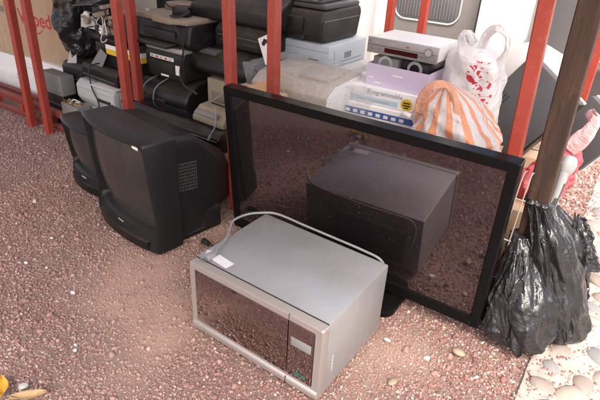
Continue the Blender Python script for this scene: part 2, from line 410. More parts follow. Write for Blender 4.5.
# walls
def plaster():
    m, t, p = newmat('white plaster'); co = coords(t); n = tex(t, co, 2.5, 7, .7); n2 = tex(t, co, 90, 4)
    t.links.new(mixc(t, ramp(t, n.outputs[0], .35, .75, 0, .6), (.82, .81, .78), (.66, .63, .58)), p.inputs['Base Color']); p.inputs['Roughness'].default_value = .85
    bump(t, p, n2.outputs[0], .3, .003); return m
plasterm = plaster()
b = MB(); b.box(-9, -1.42, 2.75, 2.95, -.02, 2.1, .006)
tag(b.obj('wall', plasterm), 'bright white plastered wall behind the pile of printers', 'wall')
b = MB(); b.box(-6, 6, 6.5, 6.7, -.02, 2.2, .006)
tag(b.obj('wall', plasterm), 'far white wall across the yard behind the grey drum', 'wall')

# ------------------------------------------------------------------ microwave
def brushed():
    m, t, p = newmat('silver grey enamelled steel'); co = coords(t)
    n1 = tex(t, co, 5, 6, .7); n2 = tex(t, co, 45, 5, .75); n3 = tex(t, co, 300, 3)
    mp = t.nodes.new('ShaderNodeMapping'); mp.inputs['Scale'].default_value = (1, 9, 9); mp.inputs['Rotation'].default_value = (0, 0, .7); t.links.new(co, mp.inputs[0])
    n4 = tex(t, mp.outputs[0], 26, 5, .8, .3)
    c = mixc(t, ramp(t, n1.outputs[0], .3, .7), (.44, .45, .445), (.35, .355, .35))
    c = mixc(t, ramp(t, n4.outputs[0], .6, .72, 0, .45), c, (.66, .66, .64))
    n6 = tex(t, co, 13, 8, .75, 1.0); c = mixc(t, ramp(t, n6.outputs[0], .58, .75, 0, .5), c, (.5, .44, .38)); c = mixc(t, ramp(t, n6.outputs[0], .3, .4, .35, 0), c, (.26, .265, .27))
    c = mixc(t, ramp(t, n3.outputs[0], .7, .75, 0, .8), c, (.72, .7, .66))
    t.links.new(c, p.inputs['Base Color']); p.inputs['Metallic'].default_value = .45
    t.links.new(ramp(t, n2.outputs[0], .3, .7, .3, .5), p.inputs['Roughness']); bump(t, p, n1.outputs[0], .12, .004); return m
mwm = brushed()
mwtrim = plastic('champagne silver trim', (.47, .43, .4), .33, .1, metal=.5)
def mirror_glass():
    m, t, p = newmat('mirrored dark door glass'); co = coords(t); n = tex(t, co, 60, 5, .7); n3 = tex(t, co, 300, 2)
    c = mixc(t, ramp(t, n3.outputs[0], .7, .75, 0, .5), (.42, .37, .36), (.6, .55, .5))
    t.links.new(c, p.inputs['Base Color']); p.inputs['Metallic'].default_value = 1
    t.links.new(ramp(t, n.outputs[0], .35, .75, .003, .012), p.inputs['Roughness']); return m
mirror = mirror_glass()
def label_mat(name, scale, base=(.8, .8, .79), ink=(.45, .45, .47), amt=.6):
    m, t, p = newmat(name); co = coords(t); sx = t.nodes.new('ShaderNodeSeparateXYZ'); t.links.new(co, sx.inputs[0])
    y = math_(t, 'FRACT', math_(t, 'MULTIPLY', sx.outputs[1], scale)); mp = t.nodes.new('ShaderNodeMapping'); mp.inputs['Scale'].default_value = (260, 30, 1); t.links.new(co, mp.inputs[0])
    n = tex(t, mp.outputs[0], 1, 2)
    f = math_(t, 'MULTIPLY', math_(t, 'MULTIPLY', ramp(t, y, .45, .5), ramp(t, n.outputs[0], .42, .5)), amt)
    t.links.new(mixc(t, f, base, ink), p.inputs['Base Color']); p.inputs['Roughness'].default_value = .5; return m
stick = label_mat('printed white sticker', 150)
mw = thing('microwave_oven', 'silver microwave oven with mirrored door lying in front of the flat television', 'microwave', (-.731, .905, .0), -1.3)
W, D, H = .51, .382, .278
b = MB(); b.box(-W / 2 + .002, W / 2 - .002, .03, D, .012, H, .004); b.obj('body', mwm, mw)
b = MB(); b.box(-W / 2 + .004, W / 2 - .004, .0288, .0308, H - .01, H + .0004); b.obj('top_seam', rubber, mw)
# front frame: a ring round the door and panel
b = MB(); n = 5
def ringl(w, h, r, y, cz=H / 2): return [(x, y, z) for x, z in rr(w, h, r, n, 0, cz)]
b.loft([ringl(W, H - .012, .006, .0285, H / 2 + .004), ringl(W, H - .012, .006, .004, H / 2 + .004), ringl(W - .008, H - .02, .006, -.002, H / 2 + .004), ringl(W - .05, H - .072, .006, -.002, H / 2 + .012), ringl(W - .052, H - .074, .006, .006, H / 2 + .012)], False, False)
b.box(-W / 2 + .01, W / 2 - .01, .006, .028, .03, H - .01); fr = b.obj('front_frame', mwtrim, mw)
b = MB(); b.poly([(-.006, .012), (.003, .004), (.02, .004), (.02, .036), (-.003, .04), (-.008, .03)], -W / 2 + .004, W / 2 - .004, 'x', .002); b.obj('lower_trim', mwtrim, mw)
dx = W / 2 - .115
b = MB(); b.box(-W / 2 + .027, dx - .0015, -.004, .0055, .05, H - .022, .0015); door = b.obj('door', mirror, mw)
b = MB(); b.box(dx + .0015, W / 2 - .027, -.004, .0055, .05, H - .022, .0015); pan = b.obj('control_panel', mirror, mw)
b = MB(); b.box(dx + .012, W / 2 - .034, -.006, -.0035, H - .105, H - .075, .001); b.obj('display', plastic('display window grey', (.25, .25, .25), .4, .1), pan)
for k in range(2):
    b = MB(); b.box(dx + .03 + .022 * k, dx + .046 + .022 * k, -.0055, -.0035, .062, .075, .001); b.obj('button', simple('teal button', (.03, .13, .11), .3), pan)
b = MB(); b.box(dx - .0012, dx + .0012, -.0022, .0, H - .022, H - .002); b.box(dx - .0012, dx + .0012, -.0085, -.003, .008, .038); b.obj('door_gap', rubber, mw)
for sx in (-1, 1):
    for y in (.05, .34):
        b = MB(); b.cyl((sx * .2, y, .0), (0, 0, 1), .014, .013); b.obj('foot', rubber, mw)
b = MB()
for k in range(9): b.box(W / 2 - .0021, W / 2 - .0015, .062 + .003 * (k % 2), .07, .075 + k * .007, .078 + k * .007)
b.obj('side_print', plastic('pale side lettering', (.62, .6, .55), .5, .1), mw)
b = MB(); b.box(-.1, .2, D - .001, D + .03, .06, .22, .012); b.obj('back_cover', darkgrey, mw)
def sticker(x, y, w, h, rz):
    b = MB(); b.box(-w / 2, w / 2, -h / 2, h / 2, 0, .0006); return b.obj('sticker', stick, mw, loc=(x, y, H + .0003), rot=(0, 0, R(rz)))
sticker(-.168, .06, .07, .034, -6); sticker(-.228, .072, .034, .024, 30)
# cord in the oven's own frame
def mwl(x, y, z):
    v = Matrix.Rotation(R(1.3), 3, 'Z') @ Vector((x + .731, y - .905, 0)); return (v.x, v.y, z)
cp = [(-.934, .968, .289), (-.949, 1.0, .289), (-.97, 1.07, .287), (-1.0, 1.124, .289), (-1.02, 1.165, .291), (-1.012, 1.22, .291), (-.985, 1.262, .29), (-.93, 1.3, .289), (-.81, 1.305, .283), (-.69, 1.305, .28), (-.573, 1.3, .28), (-.505, 1.297, .272), (-.49, 1.305, .22), (-.52, 1.31, .12), (-.6, 1.297, .1)]
b = MB(); b.tube([mwl(*q) for q in cp], .0042, 8, 5); cord = b.obj('power_cord', cordgrey, mw)
b = MB(); b.poly([(-.012, 0), (.012, 0), (.009, .03), (.004, .042), (-.004, .042), (-.009, .03)], -.008, .008, 'z', .003)
pl = b.obj('plug', cordgrey, cord, loc=mwl(-.94, .94, .289), rot=(0, 0, R(-4)))
b = MB(); b.box(-.008, -.005, -.017, 0, -.003, .003); b.box(.005, .008, -.017, 0, -.003, .003); b.cyl((0, 0, .006), (0, -1, 0), .002, .018, 8)
b.obj('plug_pin', steel, cord, loc=mwl(-.94, .94, .289), rot=(0, 0, R(-4)))

# ------------------------------------------------------------------ flat television
def screen_mat():
    m, t, p = newmat('plasma screen glass'); co = coords(t); n3 = tex(t, co, 160, 3, .6); n = tex(t, co, 4, 5); n5 = tex(t, co, 45, 5, .75)
    f = math_(t, 'MULTIPLY', ramp(t, n3.outputs[0], .69, .73), .75)
    base = mixc(t, ramp(t, n5.outputs[0], .45, .8, 0, .35), (.009, .007, .0075), (.02, .016, .016))
    t.links.new(mixc(t, f, base, (.4, .32, .28)), p.inputs['Base Color'])
    p.inputs['IOR'].default_value = 2.3; p.inputs['Specular Tint'].default_value = (1, .84, .88, 1)
    t.links.new(math_(t, 'ADD', math_(t, 'MULTIPLY', f, .7), ramp(t, n.outputs[0], .3, .7, .03, .055)), p.inputs['Roughness']); return m
TW, TH = 1.074, .635
tv = thing('flat_television', 'large black flat screen television standing behind the silver microwave', 'television', (-.719, 1.438, .047), rot=(.084, 0, 0))
b = MB(); bz = .03
def rl(w, h, r, y, cz): return [(x, y, z) for x, z in rr(w, h, r, 3, 0, cz)]
b.loft([rl(TW, TH, .006, .045, TH / 2), rl(TW, TH, .006, .003, TH / 2), rl(TW - .006, TH - .006, .005, 0, TH / 2), rl(TW - 2 * bz, TH - 2 * bz - .012, .003, 0, TH / 2 + .006), rl(TW - 2 * bz - .008, TH - 2 * bz - .02, .003, .007, TH / 2 + .006)], False, False)
bezel = b.obj('bezel', plastic('black gloss bezel', (.006, .006, .006), .25, .0, grain=.02, spec=.12), tv)
b = MB(); b.box(-TW / 2 + bz, TW / 2 - bz, .0068, .014, bz + .008, TH - bz - .004); b.obj('screen', screen_mat(), tv)
b = MB(); b.loft([rl(TW - .01, TH - .01, .02, .044, TH / 2), rl(TW - .05, TH - .05, .03, .062, TH / 2), rl(TW - .3, TH - .2, .03, .095, TH / 2), rl(TW - .34, TH - .24, .03, .1, TH / 2)], False, True); b.obj('back_cover', black2, tv)
b = MB(); b.cyl((TW / 2 - .03, -.0015, .018), (0, 1, 0), .005, .003, 12); b.obj('power_button', glassk, bezel)
b = MB(); b.box(-.018, .018, -.0008, .001, .014, .022); b.obj('brand_badge', inkgrey, bezel)
b = MB(); b.box(-.09, .09, .012, .05, -.05, .04, .006); b.obj('stand_neck', black, tv)
b = MB(); b.poly([(x, y) for x, y in rr(.52, .2, .05, 6)], -.012, .012, 'z', .004); b.obj('stand_base', MATS['black gloss bezel'], tv, loc=(0, .0, -.034), rot=(-.084, 0, 0))

# ------------------------------------------------------------------ tube televisions
def crt_glass():
    m, t, p = newmat('tube glass'); co = coords(t); n = tex(t, co, 5, 5); n3 = tex(t, co, 200, 3)
    f = math_(t, 'MAXIMUM', ramp(t, n.outputs[0], .35, .75, 0, .3), ramp(t, n3.outputs[0], .7, .74, 0, .4))
    t.links.new(mixc(t, f, (.028, .028, .028), (.1, .075, .06)), p.inputs['Base Color'])
    t.links.new(ramp(t, n.outputs[0], .3, .7, .1, .3), p.inputs['Roughness']); return m
tubeg = crt_glass()
def crt(name, label, loc, rz, w, h, bd, d, vents=True):
    T = thing(name, label, 'television', loc, rz)
    def fy(z): t = z / h; return .045 * (1 - t) ** 2 * (1 if t > .16 else .35) + .006 * math.sin(t * 3.1)
    N = 7
    def bow(x): return -.04 * (1 - (2 * x / w) ** 2)
    def dens(L_):
        out = []
        for q in range(len(L_)):
            A_, B_ = L_[q], L_[(q + 1) % len(L_)]; m_ = 8 if (q + 1) % (N + 1) == 0 else 1
            out += [(A_[0] + (B_[0] - A_[0]) * e_ / m_, A_[1] + (B_[1] - A_[1]) * e_ / m_) for e_ in range(m_)]
        return out
    def L(w_, h_, r, dy, cz, zf=1): return [(x, fy(max(0, z)) * zf + dy + bow(x), z) for x, z in dens(rr(w_, h_, r, N, 0, cz))]
    def F(w_, h_, r, y, cz): return [(x, y, z) for x, z in dens(rr(w_, h_, r, N, 0, cz))]
    sw, sh, sc = w - .04, h - .112, h / 2 + .036
    b = MB()
    b.loft([F(w - .012, h - .012, .012, bd + .004, h / 2), F(w, h, .014, bd, h / 2), F(w + .004, h + .002, .014, bd * .55, h / 2), L(w, h, .014, .01, h / 2), L(w - .016, h - .016, .012, 0, h / 2), L(sw + .012, sh + .012, .026, .002, sc), L(sw, sh, .026, .014, sc), L(sw - .008, sh - .008, .025, .034, sc)], True, False)
    bz = b.obj('bezel', crtm, T, 40)
    b = MB()
    def g(i, j):
        x, z = (i - .5) * 2, (j - .5) * 2; zz = sc + z * sh / 2
        return (x * (sw / 2 - .002), fy(zz) + .032 + bow(x * sw / 2) - .012 * (1 - z * z), zz)
    b.grid(g, 22, 18); b.obj('screen', tubeg, T, 60)
    b = MB(); zc = fy(.03); b.loft([[(-.8 * w / 2 + q * .1 * w / 2 * .8 * 2, zc + bow(-.8 * w / 2 + q * .08 * w) + e_, z) for e_, z in ((-.004, .014), (-.004, .05), (.02, .05), (.02, .014))] for q in range(11)]); b.obj('control_flap', black, T)
    for q in range(6):
        x = -.12 + q * .022; b = MB(); b.box(x, x + .012, zc + bow(x) - .0065, zc + bow(x) - .003, .056, .062, .001); b.obj('button', black2, T)
    b = MB(); b.box(sw / 2 - .05, sw / 2 - .012, -.001, .0015, 0, .011); b.obj('sticker', whitep, bz, loc=(0, fy(h - .05) + bow(sw / 2 - .03) + .004, sc + sh / 2 - .008))
    b = MB(); b.box(-.02, .02, -.001, .001, 0, .006); b.obj('badge', inkgrey, bz, loc=(0, fy(.085) + bow(0) - .001, .07))
    # rear housing
    e = d - bd
    b = MB()
    b.loft([F(w - .03, h - .035, .03, bd + .003, h / 2), F(w - .04, h - .045, .035, bd + e * .32, h / 2 - .003), F(w - .1, h - .13, .05, bd + e * .62, h / 2 - .035), F(w - .2, h - .21, .05, bd + e * .9, h / 2 - .065), F(w - .22, h - .23, .05, bd + e, h / 2 - .07)], True, True)
    sh_ = b.obj('rear_housing', crtm, T, 40)
    b = MB(); b.box(-w / 2 + .03, w / 2 - .03, bd + .01, bd + e * .7, 0, .1, .008); b.obj('rear_base', crtm, T)
    if vents:
        vm = simple('dusty vent slots', (.09, .085, .075), .9, vary=.45, scale=160)
        b = MB()
        for r in range(9):
            for c in range(11):
                y = bd + .012 + c * .0085; x = w / 2 - .0155 - .005 * (y - bd) / (e * .32); z = h * .5 + r * .0145 - c * .001
                b.box(x - .003, x + .0008, y, y + .0035, z, z + .009)
        b.obj('side_vent', vm, sh_)
        b = MB()
        for r in range(5):
            for c in range(9):
                y = bd + .03 + c * .012; b.box(w / 2 - .032, w / 2 - .0295, y, y + .005, .02 + r * .014, .029 + r * .014)
        b.obj('lower_vent', vm, sh_)
    b = MB(); b.box(-.05, .05, bd + e - .004, bd + e + .003, h * .3, h * .5, .002); b.obj('socket_panel', black, T)
    return T
crt('tube_television', 'large black tube television with curved screen left of the microwave', (-1.632, 1.146, 0), -9.9, .492, .492, .135, .46)
crt('tube_television', 'smaller black tube television half hidden behind the large one', (-2.095, 1.3, 0), -9, .375, .345, .09, .3)

# ------------------------------------------------------------------ plastic bags
def film(name, col, rough=.25, trans=.0, stripes=None, printed=False, crinkle=.6, cs=30, alpha=1):
    m, t, p = newmat(name); co = coords(t)
    n = tex(t, co, cs, 2, .5, 1.6); n2 = tex(t, co, cs * .4, 3, .5, 2.0)
    c = None
    if stripes:
        a = t.nodes.new('ShaderNodeAttribute'); a.attribute_name = 'stripe'
        s = math_(t, 'FRACT', a.outputs['Fac']); k = math_(t, 'MULTIPLY', ramp(t, s, .06, .1), ramp(t, s, .5, .54, 1, 0))
        c = mixc(t, k, col, stripes)
    if printed:
        a = t.nodes.new('ShaderNodeAttribute'); a.attribute_name = 'print'; v = t.nodes.new('ShaderNodeSeparateXYZ'); t.links.new(a.outputs['Vector'], v.inputs[0])
        mp = t.nodes.new('ShaderNodeMapping'); mp.inputs['Scale'].default_value = (1, 1, 1); t.links.new(a.outputs['Vector'], mp.inputs[0])
        q = tex(t, mp.outputs[0], 42, 2, .5, .8); q2 = tex(t, mp.outputs[0], 110, 2, .5, 0)
        def rng_(sock, lo, hi): return math_(t, 'MULTIPLY', math_(t, 'GREATER_THAN', sock, lo), math_(t, 'LESS_THAN', sock, hi))
        el = math_(t, 'ADD', math_(t, 'POWER', math_(t, 'ABSOLUTE', math_(t, 'DIVIDE', math_(t, 'ADD', v.outputs[0], math_(t, 'MULTIPLY', v.outputs[1], .25)), .047)), 2), math_(t, 'POWER', math_(t, 'ABSOLUTE', math_(t, 'DIVIDE', math_(t, 'SUBTRACT', v.outputs[1], .022), .052)), 2))
        fig = math_(t, 'MULTIPLY', math_(t, 'LESS_THAN', el, 1), ramp(t, q.outputs[0], .52, .54))
        ln1 = math_(t, 'MULTIPLY', math_(t, 'MULTIPLY', rng_(v.outputs[0], -.04, .05), rng_(v.outputs[1], -.07, -.055)), ramp(t, q2.outputs[0], .47, .5))
        ln2 = math_(t, 'MULTIPLY', math_(t, 'MULTIPLY', rng_(v.outputs[0], -.02, .055), rng_(v.outputs[1], -.048, -.038)), ramp(t, q2.outputs[0], .5, .53))
        ln3 = math_(t, 'MULTIPLY', math_(t, 'MULTIPLY', rng_(v.outputs[0], -.015, .035), rng_(v.outputs[1], .083, .09)), ramp(t, q2.outputs[0], .5, .53))
        c = mixc(t, math_(t, 'MAXIMUM', math_(t, 'MAXIMUM', fig, ln1), math_(t, 'MAXIMUM', ln2, ln3)), col, (.62, .05, .09))
    if c is not None: t.links.new(c, p.inputs['Base Color'])
    else: p.inputs['Base Color'].default_value = (*col, 1)
    t.links.new(ramp(t, n2.outputs[0], .3, .7, rough * .7, rough * 1.4), p.inputs['Roughness'])
    rd = math_(t, 'ABSOLUTE', math_(t, 'SUBTRACT', n.outputs[0], .5)); rd2 = math_(t, 'ABSOLUTE', math_(t, 'SUBTRACT', n2.outputs[0], .5))
    bump(t, p, math_(t, 'ADD', rd, math_(t, 'MULTIPLY', rd2, 2)), crinkle, .012)
    if trans:
        out = t.nodes['Material Output']; tr = t.nodes.new('ShaderNodeBsdfTranslucent'); mx = t.nodes.new('ShaderNodeMixShader'); mx.inputs[0].default_value = trans
        if c is not None: t.links.new(c, tr.inputs[0])
        else: tr.inputs[0].default_value = (*col, 1)
        t.links.new(p.outputs[0], mx.inputs[1]); t.links.new(tr.outputs[0], mx.inputs[2]); t.links.new(mx.outputs[0], out.inputs[0])
    if alpha < 1: p.inputs['Alpha'].default_value = alpha
    return m
blackfilm = film('black bin liner film', (.017, .017, .018), .22, crinkle=.32, cs=24)
def tri(a, t, na, nt, sd):
    y = t * nt; j = math.floor(y); fy_ = y - j; x = a * na; i = math.floor(x); fx = x - i
    def h(p, q): s_ = math.sin((p % na) * 127.1 + q * 311.7 + sd * 74.7) * 43758.5453; return s_ - math.floor(s_) - .5
    A, B, C, D_ = h(i, j), h(i + 1, j), h(i, j + 1), h(i + 1, j + 1)
    if h(i + 57, j + 31) > 0:
        return A + (B - A) * fx + (D_ - B) * fy_ if fx > fy_ else A + (D_ - C) * fx + (C - A) * fy_
    return A + (B - A) * fx + (C - A) * fy_ if fx + fy_ < 1 else D_ + (C - D_) * (1 - fx) + (B - D_) * (1 - fy_)
def bag(name, label, base, spine, radii, seed, mat, parent=None, cat='bag', fold=.16, nfold=9, flat=0, rings=64, seg=84, attr=None, group=None, tip=.0, ell=1.0, elld=0):
    """a filled plastic bag: rings swept along a bent spine, pinched at the neck, with folds that run to the neck and crumpled facets"""
    me_v = []; sp_ = [Vector(q) for q in spine]; n = len(sp_)
    def cr(L, t):
        f = t * (n - 1); i = min(int(f), n - 2); f -= i
        a, b_, c, d = L[max(i - 1, 0)], L[i], L[i + 1], L[min(i + 2, n - 1)]
        return .5 * ((2 * b_) + (c - a) * f + (2 * a - 5 * b_ + 4 * c - d) * f * f + (3 * b_ - a - 3 * c + d) * f ** 3)
    b = MB(); RG = []; st = []
    off = Vector((seed * 3.7, seed * 1.9, seed * 5.1))
    for j in range(rings + 1):
        t = j / rings; c = cr(sp_, t); r = max(.0015, cr(radii, t)); ring = []
        for k in range(seg):
            a = 2 * math.pi * k / seg; dx_, dy_ = math.cos(a), math.sin(a)
            q = Vector((dx_, dy_, t * 2.2)) * 1.6 + off
            wv = noise.noise_vector(Vector((dx_ * 1.3, dy_ * 1.3, t * 2.0)) + off) * .45
            def rg(fa, ft, o_): return (1 - min(1, 2.2 * abs(noise.noise(Vector((dx_ * fa + wv.x, dy_ * fa + wv.y, t * ft + wv.z)) + off * o_)))) ** 1.6
            cross = (1 - min(1, 2.4 * abs(noise.noise(Vector((dx_ * 1.6 + t * 2.6, dy_ * 1.6 - t * 2.0, t * 4.5)) + off + wv)))) ** 2
            aw = k / seg + .05 * wv.x + .1 * t * wv.y; tw = t + .07 * wv.z + .05 * wv.x
            k_ = .98 + .24 * noise.noise(q) + fold * (1.7 * tri(aw, tw, 9, 5, seed) + 1.05 * tri(aw + .2 * tw, tw, 19, 10, seed + 1) + .55 * tri(aw - .3 * tw, tw, 37, 22, seed + 2) + .16 * tri(aw, tw, 80, 44, seed + 3) + .35 * rg(nfold * .3, 1.2, 1) * t + .4 * cross)
            x, y = dx_ * r * k_ * ell, dy_ * r * k_
            if elld: ca, sa = math.cos(elld), math.sin(elld); x, y = x * ca - y * sa, x * sa + y * ca
            z = c.z + .35 * r * .18 * noise.noise(q * 2.3)
            v = b.bm.verts.new((c.x + x, c.y + y, max(flat + .002 * noise.noise(q * 5), z)) if flat is not None else (c.x + x, c.y + y, z)); ring.append(v); st.append((k / seg, t, x, c.z))
        RG.append(ring)
    b.loft_v(RG, True, True)
    me = bpy.data.meshes.new(name); bmesh.ops.recalc_face_normals(b.bm, faces=b.bm.faces[:]); b.bm.to_mesh(me); b.bm.free()
    if attr: attr(me, st)
    o = link(name, me, mat, parent, 180)
    if parent is None: o.location = base; tag(o, label, cat, group)
    else: o.location = base
    return o
GB = 'black bin bags slumped at the path edge'
bag('bin_bag', 'low black bin bag resting on gravel beside the television corner', (-.075, 1.545, 0), [(.0, -.01, .0), (.0, -.02, .05), (-.005, .0, .13), (-.02, .01, .22), (-.05, .03, .31), (-.075, .04, .37)], [.06, .11, .112, .09, .06, .03], 1, blackfilm, group=GB, rings=110, seg=150)
bag('bin_bag', 'tallest black bin bag leaning on the wooden post', (.005, 1.62, 0), [(.05, .02, .0), (.045, .02, .05), (.015, .0, .15), (-.03, -.01, .27), (-.08, -.02, .39), (-.12, -.02, .455), (-.145, -.02, .495)], [.04, .08, .09, .084, .066, .034, .045], 2, blackfilm, group=GB, rings=120, seg=150)
bag('bin_bag', 'black bin bag at the far right on the cobbled path', (-.03, 1.77, .012), [(.03, .0, .0), (.035, .0, .05), (.03, -.01, .15), (.005, -.02, .26), (-.03, -.03, .35), (-.07, -.04, .42)], [.03, .075, .085, .09, .062, .022], 3, blackfilm, group=GB, rings=110, seg=150)

def flap(parent, c, seed, amp=.014, bulge=.02):
    c = [Vector(q) for q in c]; b = MB(); n1 = (c[1] - c[0]).cross(c[3] - c[0]).normalized()
    if n1.y > 0: n1 = -n1
    def f(i, j):
        e = .1 * noise.noise(Vector((i * 3, j * 3, seed))); i2 = i + e * (1 if 0 < i < 1 else .6); j2 = j + .12 * noise.noise(Vector((i * 4, seed, j * 4)))
        q = (c[0] * (1 - i2) + c[1] * i2) * (1 - j2) + (c[3] * (1 - i2) + c[2] * i2) * j2
        w_ = noise.noise_vector(Vector((i * 2, j * 2, seed))) * .12
        d_ = 1.5 * tri(i * .5 + w_.x, j + w_.y, 12, 3, seed) + .9 * tri(i * .5 + .3 * j + w_.y, j + w_.x, 22, 8, seed + 1) + .4 * tri(i * .5 - .2 * j, j, 52, 20, seed + 2)
        return q + n1 * (bulge * math.sin(math.pi * min(1, max(0, i))) * math.sin(math.pi * (.15 + .8 * j)) + amp * d_)
    b.grid(f, 56, 56); o = b.obj('loose_film', blackfilm, parent, 180); md = o.modifiers.new('thick', 'SOLIDIFY'); md.thickness = .0007; return o
BB = [o for o in COL.objects if o.name.startswith('bin_bag')]
flap(BB[1], [(-.165, -.05, .49), (-.085, -.045, .47), (.1, -.075, .1), (.0, -.12, .04)], 3)
flap(BB[2], [(-.0, -.05, .43), (.05, -.02, .38), (.135, -.05, .25), (.04, -.11, .2)], 5)
flap(BB[2], [(.03, -.09, .24), (.1, -.04, .22), (.14, -.05, .08), (.05, -.12, .03)], 8)
flap(BB[0], [(-.09, -.02, .34), (-.03, -.05, .33), (.05, -.135, .05), (-.105, -.1, .08)], 11)

def stripe_attr(me, st):
    a = me.attributes.new('stripe', 'FLOAT', 'POINT'); a.data.foreach_set('value', [s[0] * 15 + .35 * math.sin(s[1] * 3) for s in st])
def print_attr(cx, cz):
    def f(me, st):
        a = me.attributes.new('print', 'FLOAT_VECTOR', 'POINT'); a.data.foreach_set('vector', [c for s in st for c in (s[2] - cx, s[3] - cz, 0)])
    return f
stripef = film('orange striped white film', (.82, .8, .78), .35, .35, stripes=(.88, .42, .24), crinkle=.5)
sb = bag('striped_carrier_bag', 'orange and white striped carrier bag on the shelf behind the television', (-.5, 1.87, .467), [(0, 0, .0), (.0, 0, .04), (-.01, 0, .1), (-.025, 0, .16), (-.05, 0, .215), (-.07, 0, .25)], [.07, .135, .145, .115, .075, .03], 5, stripef, attr=stripe_attr, fold=.1, ell=1.2, elld=-.2)
b = MB(); b.tube([(-.17, -.09, .13), (-.185, -.1, .14), (-.2, -.1, .125)], lambda t: .014 - .009 * t, 8, 4); b.obj('knot', stripef, sb, 60)
whitef = film('white printed film', (.85, .84, .83), .35, .35, printed=True, crinkle=.5)
wb = bag('white_carrier_bag', 'white carrier bag with red print standing behind the striped bag', (-.545, 2.12, .467), [(0, 0, .0), (0, 0, .05), (-.0, 0, .15), (-.0, 0, .25), (-.01, 0, .33), (-.02, .0, .36)], [.08, .118, .118, .112, .095, .055], 6, whitef, attr=print_attr(.045, .235), fold=.08, ell=1.05)
def loop_handle(pts, w, parent, mat):
    b = MB(); n = len(pts)
    def f(i, j):
        q = Vector(pts[0]); t = j * (n - 1); k = min(int(t), n - 2); t -= k
        a, b_, c, d = (Vector(pts[max(k - 1, 0)]), Vector(pts[k]), Vector(pts[k + 1]), Vector(pts[min(k + 2, n - 1)]))
        q = .5 * ((2 * b_) + (c - a) * t + (2 * a - 5 * b_ + 4 * c - d) * t * t + (3 * b_ - a - 3 * c + d) * t ** 3)
        tg = (c - b_).normalized(); sd_ = tg.cross(Vector((0, -1, .3))).normalized()
        return q + sd_ * (i - .5) * w * (1 + .25 * math.sin(j * 9)) + Vector((0, .004 * math.sin(i * 3 + j * 5) + .004 * noise.noise(Vector((i * 3, j * 9, w * 50))), 0))
    b.grid(f, 6, 30); o = b.obj('handle', mat, parent, 60)
    md = o.modifiers.new('thick', 'SOLIDIFY'); md.thickness = .0015; return o
loop_handle([(-.14, -.07, .14), (-.135, -.075, .2), (-.105, -.07, .255), (-.06, -.06, .268), (-.02, -.07, .235), (.005, -.09, .17), (.02, -.1, .11)], .034, sb, film('orange tinted film', (.86, .5, .34), .35, .35, crinkle=.5))
loop_handle([(.01, -.03, .35), (.02, -.035, .41), (.055, -.04, .445), (.1, -.04, .42), (.11, -.045, .36), (.085, -.05, .3), (.08, -.06, .22)], .03, wb, whitef)
loop_handle([(-.06, -.03, .35), (-.075, -.03, .39), (-.06, -.02, .41), (-.02, -.02, .37)], .03, wb, whitef)
redf = film('red carrier film', (.72, .2, .22), .3, .55, crinkle=.6)
rb = bag('red_carrier_bag', 'crumpled red and white carrier bag behind the wooden post', (-.18, 1.91, .362), [(0, 0, 0), (.0, 0, .04), (.02, .02, .1), (.045, .05, .16), (.07, .08, .22)], [.05, .085, .08, .06, .02], 8, redf, fold=.25)
loop_handle([(.06, .02, .2), (.1, .03, .27), (.115, .06, .33), (.09, .08, .3)], .05, rb, film('pale pink film', (.8, .55, .55), .3, .4))
b = MB(); b.box(-.13, .09, 0, .26, 0, .36, .004); s_ = b.obj('carton', card); s_.location = (-.2, 1.76, .0); tag(s_, 'brown carton hidden under the red carrier bag', 'carton')
b = MB(); b.box(-.1, .07, .125, .133, .359, .3615); b.obj('flap_gap', rubber, s_)

# ------------------------------------------------------------------ wooden post, handset, wire rack
b = MB(); s = .033
b.loft([[(x * s + .004 * nz(z, 1, 0, 3), y * s * .9 + .004 * nz(z, 5, 0, 3), z) for x, y in ((-.9, -1), (.9, -1), (1, -.9), (1, .9), (.9, 1), (-.9, 1), (-1, .9), (-1, -.9))] for z in [-.02 + 2.5 * k / 24 for k in range(25)]])
wp = b.obj('wooden_post', woodm); wp.location = (-.118, 1.62, 0); wp.rotation_euler = (0, R(-2.0), 0); tag(wp, 'dark brown weathered wooden post beside the orange red post', 'post')
handm = plastic('mid grey handset', (.33, .34, .34), .45, .15)
hs = thing('phone_handset', 'pale grey plastic handset leaning between wooden post and bin bags', 'handset', (-.11, 1.71, .385), rot=(R(-8), R(8), R(20)))
b = MB(); b.tube([(0, 0, 0), (.003, -.006, .06), (.0, -.008, .12), (-.004, -.004, .175)], lambda t: .017 - .003 * math.sin(t * 3.1) , 12, 5); b.obj('grip', handm, hs, 50)
b = MB(); b.loft([[(x, y, z) for x, y in rr(w, d_, min(w, d_) * .4, 4)] for z, w, d_ in ((.165, .03, .03), (.18, .046, .04), (.205, .05, .044), (.222, .036, .034), (.228, .02, .02))]); b.obj('earpiece', handm, hs, 50)
b = MB(); b.cyl((-.026, -.006, .2), (-1, -.3, 0), .008, .012, 12); b.obj('hook_button', grey, hs)
b = MB(); b.box(-.004, .012, -.021, -.014, .02, .14, .003); b.obj('inlay', darkgrey, hs)
wr = thing('wire_rack', 'thin bent wire rack standing behind the television corner', 'rack', (-.265, 1.54, 0))
for k in range(5):
    b = MB(); x = k * .022; b.tube([(x, 0, 0), (x, .01, .3), (x + .005, .02, .56), (x + .01, .06, .58)], .0022, 6, 4); b.obj('upright_wire', simple('pale wire', (.5, .47, .42), .4, .4), wr)
for z in (.2, .35, .5):
    b = MB(); b.tube([(-.005, .005 + z * .02, z), (.1, .005 + z * .02, z)], .0022, 6, 0); b.obj('cross_wire', simple('pale wire', (.5, .47, .42), .4, .4), wr)

